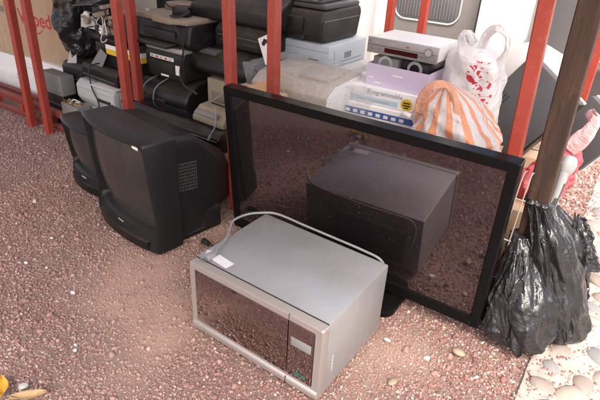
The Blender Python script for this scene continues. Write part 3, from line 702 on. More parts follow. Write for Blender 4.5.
# ------------------------------------------------------------------ tilted desktop computer and panel
pc = thing('desktop_computer', 'dark grey desktop computer case tilted behind the orange red post', 'computer', (-.43, 2.09, .48), rot=(R(-14), R(31), R(-14)))
b = MB(); b.box(-.13, .13, 0, .1, 0, .33, .006); b.obj('case', darkgrey, pc)
b = MB(); b.box(.1305, .136, .002, .098, .002, .328, .002); b.obj('front_panel', black2, pc)
for k in range(3):
    b = MB(); b.box(-.1 + .014 * k, -.095 + .014 * k, -.0015, .002, .05, .17); b.obj('vent_slot', rubber, pc)
b = MB(); b.box(.135, .1375, .02, .08, .25, .262); b.obj('disc_slot', rubber, pc)
b = MB(); b.box(-.132, .134, .1005, .106, -.002, .335, .002); b.obj('edge_trim', white, pc)
dk = thing('desktop_computer', 'flat black computer unit with white edge right of the wooden post', 'computer', (-.165, 2.28, .42), rot=(R(-10), R(30), R(-20)))
b = MB(); b.box(-.1, .1, 0, .06, 0, .24, .004); b.obj('case', darkgrey, dk)
b = MB(); b.box(-.102, .102, .0605, .075, -.002, .243, .003); b.obj('edge_trim', white, dk)
b = MB(); b.box(.02, .08, -.0015, .002, .2, .207); b.obj('disc_slot', rubber, dk)
b = MB(); b.poly([(x, y) for x, y in rr(.32, .3, .12, 8)], 0, .012, 'y', .003)
o = b.obj('white_monitor_shell', white); o.location = (-.345, 2.26, .69); o.rotation_euler = (R(-12), R(20), R(-12)); tag(o, 'white rounded plastic shell propped behind the tilted computer', 'shell')
b = MB(); b.box(-.22, .12, 0, .22, 0, .4, .004); o = b.obj('carton', card); o.location = (-.24, 2.2, 0); tag(o, 'brown carton under the tilted dark computers', 'carton')
b = MB(); b.box(-.2, .1, .1, .106, .398, .402); b.obj('flap_gap', rubber, o)

# ------------------------------------------------------------------ disc player, lavender box, product boxes
v = thing('disc_player', 'silver disc player on top of the lavender box', 'disc player', (-.83, 2.0, .752), -2)
b = MB(); b.box(-.155, .155, .012, .24, .004, .066, .003); b.obj('body', plastic('silver white casing', (.72, .72, .7), .45, .1), v)
b = MB(); b.box(-.158, .158, 0, .0118, .002, .067, .002); f = b.obj('front_panel', plastic('satin silver fascia', (.34, .335, .33), .35, .05, metal=.4), v)
b = MB(); b.box(-.075, .075, -.0015, .001, .012, .031); b.obj('display', redled, f)
b = MB(); b.box(-.155, .155, -.001, .001, .036, .0375); b.obj('seam', rubber, f)
b = MB(); b.cyl((.12, .0, .042), (0, -1, 0), .018, .004, 24); b.obj('knob_ring', grey, f)
b = MB(); b.cyl((.12, -.003, .042), (0, -1, 0), .013, .005, 24); b.obj('knob', silverp, f)
for x in (-.14, -.1, .078, .09):
    b = MB(); b.box(x, x + .008, -.002, .001, .018, .024, .001); b.obj('button', grey, f)
for x, w in ((-.12, .025), (-.05, .02), (.02, .014)):
    b = MB(); b.box(x, x + w, -.0012, .001, .046, .051); b.obj('mark', inkgrey if x < 0 else inkred, f)
b = MB(); b.cyl((-.145, .0, .05), (0, -1, 0), .006, .002, 14); b.obj('power_button', grey, f)
for sx in (-.12, .12):
    for y in (.03, .2):
        b = MB(); b.cyl((sx, y, 0), (0, 0, 1), .01, .005, 12); b.obj('foot', rubber, v)
lavm = plastic('lavender card', (.6, .52, .66), .6, .05, vary=.1)
lv = thing('lavender_box', 'open lavender cardboard box holding old disc drives', 'box', (-.835, 2.0, .618), -2)
w, d, h, t_ = .285, .235, .092, .003
for nm, a in (('side_panel', (-w / 2, -w / 2 + t_, t_, d - t_, 0, h)), ('side_panel', (w / 2 - t_, w / 2, t_, d - t_, 0, h)), ('front_panel', (-w / 2, w / 2, 0, t_ - .0005, 0, h)), ('back_panel', (-w / 2, w / 2, d - t_ + .0005, d, 0, h)), ('bottom', (-w / 2 + t_, w / 2 - t_, t_, d - t_, 0, t_))):
    b = MB(); b.box(*a); b.obj(nm, lavm, lv)
for x, z, w_ in ((-.13, .03, .02), (-.02, .055, .05), (-.1, .012, .03)):
    b = MB(); b.box(x, x + w_, -.0008, .0005, z, z + .006); b.obj('print_mark', whitep, lv)
b = MB(); b.box(.09, .143, d + .001, d + .006, 0, .11); b.obj('flap', card, lv)
for k, (x, lab) in enumerate(((-.905, 'grey disc drive with round spindle at left inside the lavender box'), (-.77, 'black disc drive at right inside the lavender box'))):
    dr = thing('disc_drive', lab, 'disc drive', (x, 2.03, .622), -2, 'disc drives in the lavender box')
    b = MB(); b.box(-.06, .06, 0, .16, 0, .115, .003); b.obj('case', (grey, black)[k], dr)
    b = MB(); b.cyl((.0, -.002, .088), (0, 1, 0), .034, .004, 28); b.obj('disc', plastic('silver disc', (.75, .77, .78), .2, 0, metal=.6), dr)
    b = MB(); b.cyl((.0, -.004, .088), (0, 1, 0), .022, .003, 24); b.obj('hub', (grey, black)[k], dr)
def carton_box(name, label, cat, x0, x1, y0, y1, z0, z1, mat, rz=0):
    T = thing(name, label, cat, ((x0 + x1) / 2, y0, z0), rz); w = (x1 - x0) / 2
    b = MB(); b.box(-w, w, 0, y1 - y0, 0, z1 - z0, .0015); b.obj('carton_body', mat, T); return T, w, z1 - z0
T, w, h = carton_box('product_box', 'white product box reading Programmable with yellow round sticker', 'box', -1.07, -.70, 1.97, 2.2, .545, .617, whitep, 2)
o = link('lettering', text_mesh('Programmable', .028, bold=.0004), inkgrey, T, 0, (-.06, -.0012, .046), FRONT)
b = MB(); b.cyl((w - .06, -.0005, .028), (0, -1, 0), .026, .001, 28); o = b.obj('sticker', yellowp, T)
for z, k in ((.033, .03), (.022, .034), (.012, .02)):
    b = MB(); b.box(w - .06 - k / 2, w - .06 + k / 2, -.0025, -.0014, z, z + .006); b.obj('sticker_text', inkblack, T)
b = MB(); b.box(-w + .03, w - .1, -.0012, .0005, .006, .03); b.obj('print_band', simple('pale blue print', (.45, .6, .68), .5), T)
b = MB(); b.box(-w + .08, w - .14, -.002, -.001, .012, .02); b.obj('print_band', inkgrey, T)
T, w, h = carton_box('product_box', 'white box with a blue band lowest in its stack', 'box', -1.09, -.71, 1.94, 2.2, .467, .543, whitep, 3)
b = MB(); b.box(-w, w, -.001, .0005, .03, .058); b.obj('print_band', inkblue, T)
for k in range(9):
    b = MB(); b.box(-w + .03 + k * .036, -w + .05 + k * .036, -.002, -.001, .036, .05); b.obj('print_mark', whitep, T)
def clear_film(name, al=.16):
    m, t, p = newmat(name); co = coords(t); n = tex(t, co, 35, 4, .6, 1.5); out = t.nodes['Material Output']
    gl = t.nodes.new('ShaderNodeBsdfGlossy'); gl.inputs['Roughness'].default_value = .18; tr = t.nodes.new('ShaderNodeBsdfTransparent'); df = t.nodes.new('ShaderNodeBsdfDiffuse'); df.inputs[0].default_value = (.75, .78, .8, 1)
    bp = t.nodes.new('ShaderNodeBump'); bp.inputs['Strength'].default_value = .8; bp.inputs['Distance'].default_value = .02; t.links.new(n.outputs[0], bp.inputs['Height']); t.links.new(bp.outputs[0], gl.inputs['Normal'])
    a = t.nodes.new('ShaderNodeMixShader'); a.inputs[0].default_value = .55; t.links.new(df.outputs[0], a.inputs[1]); t.links.new(gl.outputs[0], a.inputs[2])
    bmx = t.nodes.new('ShaderNodeMixShader'); t.links.new(ramp(t, n.outputs[0], .35, .7, al * .5, al * 2.6), bmx.inputs[0]); t.links.new(tr.outputs[0], bmx.inputs[1]); t.links.new(a.outputs[0], bmx.inputs[2])
    t.links.new(bmx.outputs[0], out.inputs[0]); return m
clearf = clear_film('clear plastic wrap', .13)
def wrap(name, label, loc, w, d, h, seed, k=.016):
    b = MB()
    t = bmesh.new(); bmesh.ops.create_cube(t, size=1); bmesh.ops.subdivide_edges(t, edges=t.edges[:], cuts=14, use_grid_fill=True)
    for v_ in t.verts:
        q = Vector((v_.co.x * w, v_.co.y * d, (v_.co.z + .5) * h)); g = noise.ridged_multi_fractal(q * 13 + Vector((seed, 0, 0)), 1, 2, 3, 1, 2) - .8
        v_.co = q + Vector((v_.co.x, v_.co.y, max(0, v_.co.z))) * 2 * k * (.45 + .7 * g)
    b.merge(t); o = b.obj(name, clearf, smooth=70); o.location = loc; return tag(o, label, 'plastic wrap')
wrap('plastic_wrap', 'crumpled clear plastic wrap over the product boxes', (-1.0, 1.935, .467), .16, .02, .14, 4, .012)

# ------------------------------------------------------------------ wrapped beige machine
wm = thing('wrapped_printer', 'beige office machine inside a clear plastic wrap behind the television', 'printer', (-1.235, 1.77, .467), -1)
b = MB(); b.poly([(0, 0), (.3, 0), (.3, .175), (.06, .16), (0, .12)], -.2, .2, 'x', .006); b.obj('body', plastic('cream white plastic', (.46, .4, .32), .5, .2), wm)
for x in (-.17, .01):
    b = MB(); b.box(x, x + .15, .085, .27, .1, .172, .003); b.obj('top_cover', plastic('greyed beige cover', (.4, .35, .28), .6, .15), wm, rot=(R(3.5), 0, 0))
b = MB(); b.box(-.16, .1, -.004, .004, .03, .09, .003); b.obj('paper_slot', beige, wm)
b = MB(); b.poly([(.004, .003), (.296, .003), (.296, .17), (.064, .156), (.004, .116)], .2005, .206, 'x', .002); b.obj('side_panel', white, wm)
wrap('plastic_wrap', 'clear plastic wrap draped around the beige office machine', (-1.235, 1.925, .469), .425, .335, .19, 9)

# ------------------------------------------------------------------ printers and other electronics in the pile
def machine(name, label, cat, x0, x1, y0, z0, prof, mat, rz=0, bev=.008, group=None):
    """a body extruded across its width from a side outline (depth, height)"""
    T = thing(name, label, cat, ((x0 + x1) / 2, y0, z0), rz, group); w = (x1 - x0) / 2
    b = MB(); b.poly(prof, -w, w, 'x', bev, 3); b.obj('body', mat, T)
    d = max(q[0] for q in prof); h = max(q[1] for q in prof); rg_ = random.Random(len(label) * 7 + int(abs(x0) * 1000))
    if d > .18 and h > .08:
        b = MB(); n_ = rg_.randint(5, 9); y_ = d * rg_.uniform(.3, .45); zb = h * rg_.uniform(.25, .4)
        for q in range(n_): b.box(w - .002, w + .0006, y_ + q * .011, y_ + q * .011 + .005, zb, zb + h * .28)
        b.obj('side_vent', rubber, T)
        b = MB(); b.box(w - .002, w + .0008, d * .12, d * .9, h * .2, h * .2 + .0016); b.box(w - .002, w + .0008, d * .12, d * .12 + .0016, h * .2 + .0016, h * .75); b.obj('side_seam', rubber, T)
        if rg_.random() < .6:
            b = MB(); q = d * rg_.uniform(.68, .78); b.box(w - .001, w + .0009, q, q + .03, h * .4, h * .4 + .018); b.obj('side_sticker', rg_.choice([whitep, silverp, yellowp]), T)
    return T, w
def part(T, nm, mat, *a, bev=.002, rot=None, loc=None):
    b = MB(); b.box(*a, bev); return b.obj(nm, mat, T, rot=rot, loc=loc)
GP = 'discarded printers piled behind the posts'
# broad low scanner along the shelf front
T, w = machine('flatbed_scanner', 'long flat black scanner lying lowest on the shelf front', 'scanner', -2.26, -1.545, 1.675, .217, [(0, 0), (.15, 0), (.15, .1), (.03, .11), (0, .08)], black, -2, .01)
part(T, 'lid_seam', silverp, -w + .01, w - .01, -.0015, .003, .066, .069); part(T, 'lid_seam', darkgrey, -w + .02, w - .06, -.002, .003, .045, .0475)
part(T, 'lid', glassk, -w + .03, w - .03, .035, .135, .099, .113, bev=.004)
# multifunction printer with strapped cords
T, w = machine('multifunction_printer', 'black multifunction printer with grey cords strapped over it', 'printer', -2.45, -1.93, 1.835, .217, [(0, .02), (.02, 0), (.32, 0), (.32, .21), (.26, .235), (.1, .215), (.02, .17), (0, .13)], black, 1, .014)
part(T, 'control_panel', black2, -w + .02, w - .2, .03, .1, .188, .202, bev=.004, rot=(R(-6), 0, 0))
part(T, 'display', darkgrey, -.09, -.02, .05, .095, .198, .209, bev=.002)
part(T, 'paper_tray', glassk, -w + .04, w - .14, -.03, .03, .05, .065, bev=.004)
part(T, 'output_slot', rubber, -w + .05, w - .16, -.003, .01, .075, .12)
for q in range(6): part(T, 'button', grey, -w + .05 + q * .02, -w + .062 + q * .02, .055, .065, .2, .2075, bev=.001)
for x in (-.06, .03):
    b = MB(); b.tube([(x - .01, -.01, .02), (x - .008, -.01, .13), (x + .01, .018, .19), (x + .05, .1, .228), (x + .12, .2, .242)], .0035, 6, 5); b.obj('strap_cord', cordgrey, T)
# silver shouldered printer
T, w = machine('inkjet_printer', 'black printer with silver shoulder and white labels, third from the shelf', 'printer', -2.235, -1.94, 1.85, .455, [(0, 0), (.26, 0), (.26, .155), (.02, .155), (0, .12)], black2, -2, .008, GP)
part(T, 'top_shell', silverp, -w - .002, w + .002, .004, .265, .14, .172, bev=.012)
part(T, 'label_strip', whitep, -w + .04, w - .07, -.0015, .0015, .1, .118, bev=0)
for q in range(5): part(T, 'label_print', inkred if q % 2 else inkgrey, -w + .05 + q * .035, -w + .07 + q * .035, -.0025, -.0012, .104, .112, bev=0)
part(T, 'label', whitep, w - .06, w - .02, -.0015, .0015, .035, .085, bev=0); part(T, 'label', whitep, -.03, .03, -.0015, .0015, .012, .022, bev=0)
part(T, 'front_recess', rubber, -w + .02, w - .08, -.001, .002, .03, .085)
# brown lidded printer
T, w = machine('inkjet_printer', 'black printer with dusty tan lid on top of the silver shouldered printer', 'printer', -2.26, -1.865, 1.83, .628, [(0, .03), (.03, 0), (.3, 0), (.3, .14), (.02, .13)], black, -3, .012, GP)
b = MB(); b.poly([(-w - .004, -.012), (-.06, -.012), (-.02, -.04), (.11, -.045), (.15, -.012), (w + .004, -.006), (w, .3), (-w, .3)], .128, .152, 'z', .006); lid = b.obj('lid', tan, T)
b = MB(); b.box(-w + .03, w - .1, .16, .3, .15, .19, .012); b.obj('feeder', tan, T)
b = MB(); b.cyl((.03, .0, .1525), (0, 0, 1), .016, .001, 24); b.obj('emblem', grey, lid)
part(T, 'output_tray', black2, -w + .05, w - .1, -.06, .04, .01, .025, bev=.004); part(T, 'output_slot', rubber, -w + .05, w - .1, -.002, .02, .045, .085)
b = MB(); b.cyl((-w + .03, .05, .151), (0, 0, 1), .012, .012, 16); b.obj('dial', silverp, T)
# adapter lump and cable on top
ad = thing('power_adapter', 'black power adapter and cable dropped on the tan lidded printer', 'adapter', (-1.98, 1.9, .781), 20)
b = MB(); b.box(-.045, .045, -.03, .03, 0, .05, .008); b.obj('brick', black, ad)
b = MB(); b.tube([(-.04, 0, .03), (-.08, -.02, .06), (-.06, -.05, .1), (0, -.04, .13), (.05, .02, .16)], .005, 8, 6); b.obj('cable', rubber, ad)
b = MB(); b.tube([(.04, -.02, .03), (.06, -.06, .03), (.02, -.085, .012), (-.03, -.07, .01)], .006, 8, 6); b.obj('cable', rubber, ad)
# long slab
T, w = machine('typewriter', 'long dull black casing at top left of the red post pair', 'typewriter', -1.99, -1.44, 1.95, .772, [(0, .01), (.02, 0), (.32, 0), (.32, .12), (.16, .15), (.06, .1), (0, .06)], slabm, -1, .014)
part(T, 'roller_cover', black, -w + .04, w - .04, .17, .29, .13, .16, bev=.02); part(T, 'front_seam', rubber, -w + .03, w - .03, -.0005, .004, .036, .04)
b = MB(); b.cyl((-w - .025, .22, .12), (1, 0, 0), .022, 2 * w + .05, 20); b.obj('roller', black2, T)
T, w = machine('laser_printer', 'black printer with white tag wedged between the two red posts', 'printer', -1.82, -1.475, 1.95, .658, [(0, .0), (.31, 0), (.31, .095), (.03, .112), (0, .08)], black2, -2, .012, GP)
part(T, 'front_slot', rubber, -w + .04, w - .06, -.002, .01, .02, .04); part(T, 'panel_seam', grey, -w + .02, w - .02, -.001, .003, .058, .0605)
b = MB(); b.cyl((w - .04, -.001, .05), (0, -1, 0), .006, .003, 14); b.obj('button', silverp, T)
T, w = machine('copier', 'low black copier with rounded front under the tagged printer', 'copier', -1.95, -1.53, 1.88, .502, [(0, .03), (.04, 0), (.36, 0), (.36, .148), (.1, .142), (.02, .11), (0, .07)], black, -3, .016)
part(T, 'control_panel', darkgrey, -w + .03, -.02, .03, .09, .112, .128, bev=.004, rot=(R(8), 0, 0)); part(T, 'output_slot', rubber, -w + .07, w - .1, -.003, .02, .045, .075)
for q in range(5): part(T, 'button', grey, -w + .05 + q * .025, -w + .064 + q * .025, .045, .055, .122, .1285, bev=.001, rot=(R(8), 0, 0))
tg = thing('card_tag', 'white card tag with black spots tucked beside the right red post', 'tag', (-1.315, 1.76, .69), rot=(R(-10), R(-27), R(8)))
b = MB(); b.box(-.03, .03, 0, .0015, 0, .115); b.obj('card', whitep, tg)
for x, z, r in ((-.008, .087, .01), (.008, .09, .008), (.0, .096, .008)):
    b = MB(); b.cyl((x, -.0005, z), (0, -1, 0), r, .0006, 14); b.obj('print_spot', inkblack, tg)
# beige machines low between
T, w = machine('beige_computer', 'aged beige computer case standing under the black copier', 'computer', -1.83, -1.49, 1.9, .217, [(0, 0), (.3, 0), (.3, .283), (0, .283)], beige, 0, .006)
part(T, 'drive_bay', plastic('brown grey bezel', (.2, .17, .13), .5, .2), -w + .03, -.01, -.003, .003, .12, .22); part(T, 'drive_slot', rubber, -w + .05, -.04, -.005, -.002, .16, .164)
T, w = machine('label_printer', 'small beige printer with sloped face left of the television edge', 'printer', -1.775, -1.56, 1.72, .332, [(0, 0), (.13, 0), (.13, .075), (.05, .07), (0, .025)], beige, -4, .006)
part(T, 'key_strip', grey, -w + .03, w - .03, .012, .04, .04, .046, rot=(R(35), 0, 0), loc=(0, .0, .006)); part(T, 'slot', rubber, -w + .03, w - .03, .09, .1, .07, .0765, bev=0)
# cardboard scraps
def scrap(label, pts, loc, rot):
    b = MB(); b.poly(pts, 0, .004, 'y'); o = b.obj('cardboard_piece', plastic('bright corrugated card', (.56, .36, .19), .8, .05)); o.location = loc; o.rotation_euler = rot; return tag(o, label, 'cardboard')
scrap('narrow torn cardboard strip beside the television left edge', [(-.018, -.15), (.014, -.15), (.01, .1), (-.006, .15), (-.02, .14)], (-1.335, 1.56, .455), (R(6), R(-4), R(0)))
scrap('triangular cardboard flap between the two middle red posts', [(-.1, -.03), (.1, -.03), (.11, .09), (.06, .05)], (-1.33, 1.69, .595), (R(-20), 0, R(-4)))
b = MB(); b.box(-.12, .12, 0, .09, 0, .11, .003); o = b.obj('carton', card); o.location = (-1.335, 1.665, .467); tag(o, 'small brown carton between the two middle red posts', 'carton')
b = MB(); b.box(-.115, .115, .042, .046, .1085, .1115); b.obj('flap_gap', rubber, o)
# large printer at right of the pile and the unit under it
T, w = machine('laser_printer', 'large black printer with tapering sides on a blue grey unit', 'printer', -1.6, -1.25, 2.06, .732, [(0, .02), (.04, 0), (.33, .0), (.36, .12), (.34, .15), (.02, .14), (0, .1)], black2, -2, .014, GP)
part(T, 'lid', darkgrey, -w + .02, w - .006, .03, .34, .146, .17, bev=.01); part(T, 'front_notch', rubber, .02, .08, -.003, .02, .01, .05); part(T, 'side_seam', grey, w - .001, w + .001, .02, .33, .098, .1005, bev=0)
part(T, 'front_door', black, -w + .02, w - .1, -.012, .01, .03, .11, bev=.006)
T, w = machine('flat_unit', 'thin blue grey panel lying across the top of the large printer', 'panel', -1.64, -1.28, 2.08, .904, [(0, 0), (.28, 0), (.28, .03), (0, .025)], darkgrey, 3, .005)
part(T, 'edge_strip', grey, -w + .02, w - .02, -.002, .002, .01, .014); part(T, 'clip', silverp, -.02, .03, -.006, .0, .005, .022)
T, w = machine('storage_unit', 'pale blue grey unit directly beneath the large black printer', 'electronic unit', -1.55, -1.21, 2.08, .62, [(0, 0), (.34, 0), (.34, .108), (0, .108)], bluegrey, -2, .006)
part(T, 'slot', rubber, w - .12, w - .06, -.002, .003, .03, .036); part(T, 'seam', grey, -w + .01, w - .01, -.001, .002, .075, .077)
T, w = machine('storage_unit', 'pale grey case hidden low beneath the blue grey unit', 'electronic unit', -1.45, -1.14, 2.12, .467, [(0, 0), (.3, 0), (.3, .152), (0, .152)], lgrey, 0, .006)
part(T, 'seam', grey, -w + .01, w - .01, -.001, .002, .075, .077)

T, w = machine('tower_computer', 'black tower casing at the back of the pile behind the tan lid', 'computer', -2.5, -2.0, 2.2, .217, [(0, 0), (.22, 0), (.22, .85), (0, .85)], slabm, 2, .006)
part(T, 'drive_bay', black, -.2, -.02, -.004, .002, .6, .8); part(T, 'panel_seam', darkgrey, -w + .01, w - .01, -.001, .002, .45, .453, bev=0)
def cable(label, pts, r, mat):
    b = MB(); P0 = Vector(pts[0]); b.tube([Vector(q) - P0 for q in pts], r, 8, 6); o = b.obj('loose_cable', mat); o.location = P0
    e = (Vector(pts[-1]) - P0); d_ = (Vector(pts[-1]) - Vector(pts[-2])).normalized(); c = MB(); c.cyl(e, d_, r * 2.2, .03, 10, r * 1.6); c.obj('connector', mat, o); return tag(o, label, 'cable')
cable('thin black cable looping down the front of the silver shouldered printer', [(-2.05, 1.92, .79), (-1.94, 1.8, .76), (-1.9, 1.815, .66), (-1.95, 1.83, .52), (-1.9, 1.8, .47), (-1.86, 1.82, .44)], .0045, rubber)
cable('grey cable trailing over the beige label printer', [(-1.7, 1.9, .5), (-1.68, 1.86, .46), (-1.7, 1.78, .42), (-1.62, 1.73, .425), (-1.585, 1.69, .36), (-1.6, 1.67, .31)], .0035, cordgrey)
cable('black cable hanging down the front of the pale grey printer', [(-2.6, 1.83, .45), (-2.62, 1.76, .43), (-2.6, 1.745, .32), (-2.55, 1.74, .24), (-2.58, 1.745, .15)], .004, rubber)
# ---- left stack
T, w = machine('desktop_case', 'pale grey desktop case at the base of the left stack', 'computer', -2.77, -2.43, 1.77, .0, [(0, 0), (.3, 0), (.3, .185), (0, .185)], lgrey, -2, .008)
part(T, 'drive_slot', rubber, -.02, .1, -.002, .003, .13, .136); part(T, 'vent', grey, -w + .02, -.06, -.002, .003, .05, .1); part(T, 'seam', grey, -w + .005, w - .005, -.001, .002, .02, .022)
T, w = machine('office_printer', 'pale grey printer with overhanging lid in the left stack', 'printer', -2.785, -2.42, 1.755, .187, [(0, .05), (.03, 0), (.32, 0), (.32, .15), (.03, .15), (0, .12)], lgrey, -2, .012)
part(T, 'paper_slot', rubber, .02, w - .03, -.003, .01, .055, .075); part(T, 'lid_seam', grey, -w + .01, w - .01, -.001, .003, .105, .108); part(T, 'side_slot', rubber, w - .002, w + .001, .05, .12, .07, .085, bev=0)
part(T, 'loose_sheet', whitep, .0, w + .03, -.02, .25, .152, .155, bev=0, rot=(0, 0, R(4)))
T, w = machine('scanner_base', 'black scanner base resting on the pale grey printer', 'scanner', -2.77, -2.4, 1.79, .346, [(0, 0), (.28, 0), (.28, .08), (.02, .088), (0, .07)], black, -5, .01)
part(T, 'glass', glassk, -w + .04, w - .04, .04, .25, .08, .09); part(T, 'front_lip', darkgrey, -w + .02, w - .02, -.006, .004, .02, .03)
T, w = machine('carton', 'black, white and yellow carton under the printer innards', 'carton', -2.66, -2.24, 1.84, .438, [(0, 0), (.22, 0), (.22, .125), (0, .125)], black, -3, .003)
part(T, 'yellow_band', yellowp, -w + .1, w + .0008, -.001, .001, .07, .1, bev=0); part(T, 'white_band', whitep, -w + .1, w + .0008, -.001, .001, .1, .124, bev=0); part(T, 'yellow_band', yellowp, w - .001, w + .001, 0.002, .21, .07, .1, bev=0); part(T, 'white_band', whitep, w - .001, w + .001, .002, .21, .1, .124, bev=0)
b = MB(); b.poly([(-.07, -.06), (.03, -.05), (.05, .05), (-.02, .06)], 0, .002, 'y'); o = b.obj('paper_sheet', grey); o.location = (-2.6, 1.825, .47); o.rotation_euler = (R(-14), R(15), R(-6)); tag(o, 'bent grey sheet hanging in front of the yellow banded carton', 'sheet')
# printer innards
pi_ = thing('printer_chassis', 'dismantled printer innards with rollers, gears and metal plates', 'printer parts', (-2.6, 1.86, .565), -8)
part(pi_, 'base_tray', black, -.2, .2, 0, .22, 0, .03, bev=.005)
part(pi_, 'side_plate', black2, -.2, -.19, .01, .21, .031, .2); part(pi_, 'side_plate', darkgrey, .18, .19, .01, .21, .031, .17)
b = MB(); b.cyl((-.189, .05, .09), (1, 0, 0), .014, .368, 16); b.obj('roller', rubber, pi_)
b = MB(); b.cyl((-.189, .02, .14), (1, 0, 0), .005, .368, 10); b.obj('rail', steel, pi_)
part(pi_, 'carriage', black, -.06, .05, -.01, .07, .12, .19, bev=.006); part(pi_, 'cross_bar', grey, -.185, .178, .075, .1, .15, .175)
part(pi_, 'metal_plate', steel, -.17, .0, .03, .13, .2, .204, bev=0, rot=(R(12), R(-8), R(15))); part(pi_, 'metal_plate', lgrey, -.18, -.05, -.01, -.004, .06, .13, bev=0, rot=(R(-10), 0, R(10)))
part(pi_, 'circuit_board', greencb, .02, .17, .1, .2, .18, .184, bev=0, rot=(R(-15), R(6), 0))
part(pi_, 'cover', tan, .03, .17, -.015, .03, .06, .09, bev=.006)
for k in range(9):
    b = MB(); r = random.uniform(.012, .026); x = random.uniform(-.18, .15); z = random.uniform(.04, .19); b.cyl((x, -.012 + random.uniform(-.01, .02), z), (0, -1, .1), r, .012, 14); b.obj('gear', random.choice([white, lgrey, black, beige]), pi_)
for k in range(7):
    x, z = random.uniform(-.18, .14), random.uniform(.03, .22); part(pi_, 'bracket', random.choice([steel, lgrey, black2, beige, grey]), x, x + random.uniform(.02, .07), -.02, random.uniform(0, .06), z, z + random.uniform(.006, .02), bev=.001, rot=(random.uniform(-.2, .2), random.uniform(-.25, .25), random.uniform(-.2, .2)))
for k in range(6):
    x = random.uniform(-.18, .1); b = MB(); b.tube([(x, -.01, random.uniform(.02, .2)), (x + random.uniform(-.06, .08), -.035, random.uniform(.0, .2)), (x + random.uniform(-.05, .1), -.02, random.uniform(.0, .2)), (x + random.uniform(-.1, .1), .02, random.uniform(.05, .2))], .003, 6, 6); b.obj('loose_wire', random.choice([beige, white, rubber, rubber]), pi_)
# black bag, dark units, ups
bag('bin_bag', 'black bin bag of parts on top of the left stack beside the cardboard box', (-2.96, 1.97, .405), [(0, 0, 0), (.0, 0, .05), (-.02, 0, .16), (-.015, 0, .28), (.01, 0, .4), (.03, .0, .5)], [.05, .095, .12, .12, .1, .05], 11, blackfilm, fold=.2, rings=50, seg=70)
b = MB(); b.poly([(-.05, 0), (.06, .02), (.05, .07), (.0, .04), (-.03, .08)], 0, .002, 'y'); o = b.obj('paper_sheet', lgrey); o.location = (-2.84, 1.79, .405); o.rotation_euler = (R(-15), 0, R(-8)); tag(o, 'torn pale grey sheet below the bag on the left stack', 'sheet')
for k, (z0, z1, lab) in enumerate(((0, .2, 'lower dark unit standing behind the silver box in the left stack'), (.202, .4, 'upper dark unit under the bag of parts in the left stack'))):
    T, w = machine('dark_unit', lab, 'electronic unit', -2.985, -2.8, 1.82, z0, [(0, 0), (.26, 0), (.26, z1 - z0), (.02, z1 - z0), (0, z1 - z0 - .03)], black2 if k else black, 3, .008)
    part(T, 'panel_seam', grey, -w + .015, w - .015, -.001, .003, .1, .102, bev=0); part(T, 'switch', rubber, -.02, .02, -.003, .003, .05, .07)
T, w = machine('power_supply_unit', 'grey backup power unit with white stickers tilted on a black box', 'power unit', -3.09, -2.86, 1.715, .215, [(0, 0), (.095, 0), (.095, .12), (0, .125)], grey, -2, .006)
part(T, 'sticker', whitep, -w + .02, -w + .055, -.0012, .001, .07, .09, bev=0); part(T, 'sticker', whitep, -w + .015, -w + .06, -.0012, .001, .035, .055, bev=0); part(T, 'panel_seam', darkgrey, -w + .004, w - .004, -.001, .002, .018, .021, bev=0)
T, w = machine('power_supply_unit', 'black box unit underneath the grey backup power unit', 'power unit', -3.075, -2.87, 1.72, .0, [(0, 0), (.09, 0), (.09, .213), (0, .213)], black, -2, .006)
part(T, 'panel_seam', grey, -w + .01, w - .01, -.001, .002, .15, .152, bev=0); part(T, 'socket', rubber, -.03, .03, -.003, .002, .05, .09)
T, w = machine('transformer_box', 'small silver metal box with open frayed top in the left stack', 'metal box', -2.835, -2.66, 1.672, .0, [(0, 0), (.085, 0), (.085, .2), (0, .2)], plastic('dull galvanised metal', (.3, .3, .28), .4, .2, metal=.5), -3, .003)
for k in range(14):
    x = -w + .01 + k * (2 * w - .03) / 13; b = MB(); b.tube([(x, .02, .199), (x + random.uniform(-.01, .02), random.uniform(0, .05), .21 + random.random() * .012), (x + random.uniform(0, .02), random.uniform(.02, .08), .2)], .004, 6, 3); b.obj('wire_end', random.choice([beige, whitep, tan, copper]), T)

# ---- far left: cardboard box, foam, boxes
cb = thing('cardboard_box', 'tall cardboard box with red lettering and smile on a white foam block', 'box', (-3.405, 1.985, .285), 1)
b = MB(); b.box(-.345, .25, 0, .33, 0, .74, .003); b.obj('carton_body', card, cb)
link('lettering', text_mesh('W', .135, bold=.0016), inkred, cb, 0, (-.268, -.001, .232), FRONT)
link('lettering', text_mesh('ped', .135, bold=.0016), inkred, cb, 0, (-.098, -.001, .232), FRONT)
b = MB()
def smile(i, j): a = R(205 + 130 * i); k = .010 * math.sin(math.pi * (.05 + .9 * i)) + .001; rad = .12 + (j - .5) * k; return (-.105 + rad * math.cos(a) * 1.05, -.0012, .275 + rad * math.sin(a) * .8)
b.grid(smile, 30, 1); b.obj('smile_print', inkred, cb)
b = MB(); b.box(-.265, .265, 0, .33, 0, .28, .008); o = b.obj('foam_block', foam); o.location = (-3.475, 1.965, 0); tag(o, 'white foam block under the cardboard box with red lettering', 'foam block')
b = MB(); b.box(-.2, .24, -.012, .0, .03, .06, .004); b.box(-.2, .24, -.012, .0, .2, .24, .004); b.obj('foam_ridge', foam, o)
b = MB(); b.box(-.3, .28, 0, .3, 0, .8, .004); o = b.obj('cardboard_box', wood_mat('tan board', (.4, .29, .18), (.5, .38, .25))); o.location = (-4.06, 1.95, .272); tag(o, 'tan board box at the far left edge behind the first red post', 'box')
b = MB(); b.box(-.29, .27, -.0015, .0, .3, .34); b.obj('tape', tan, o)
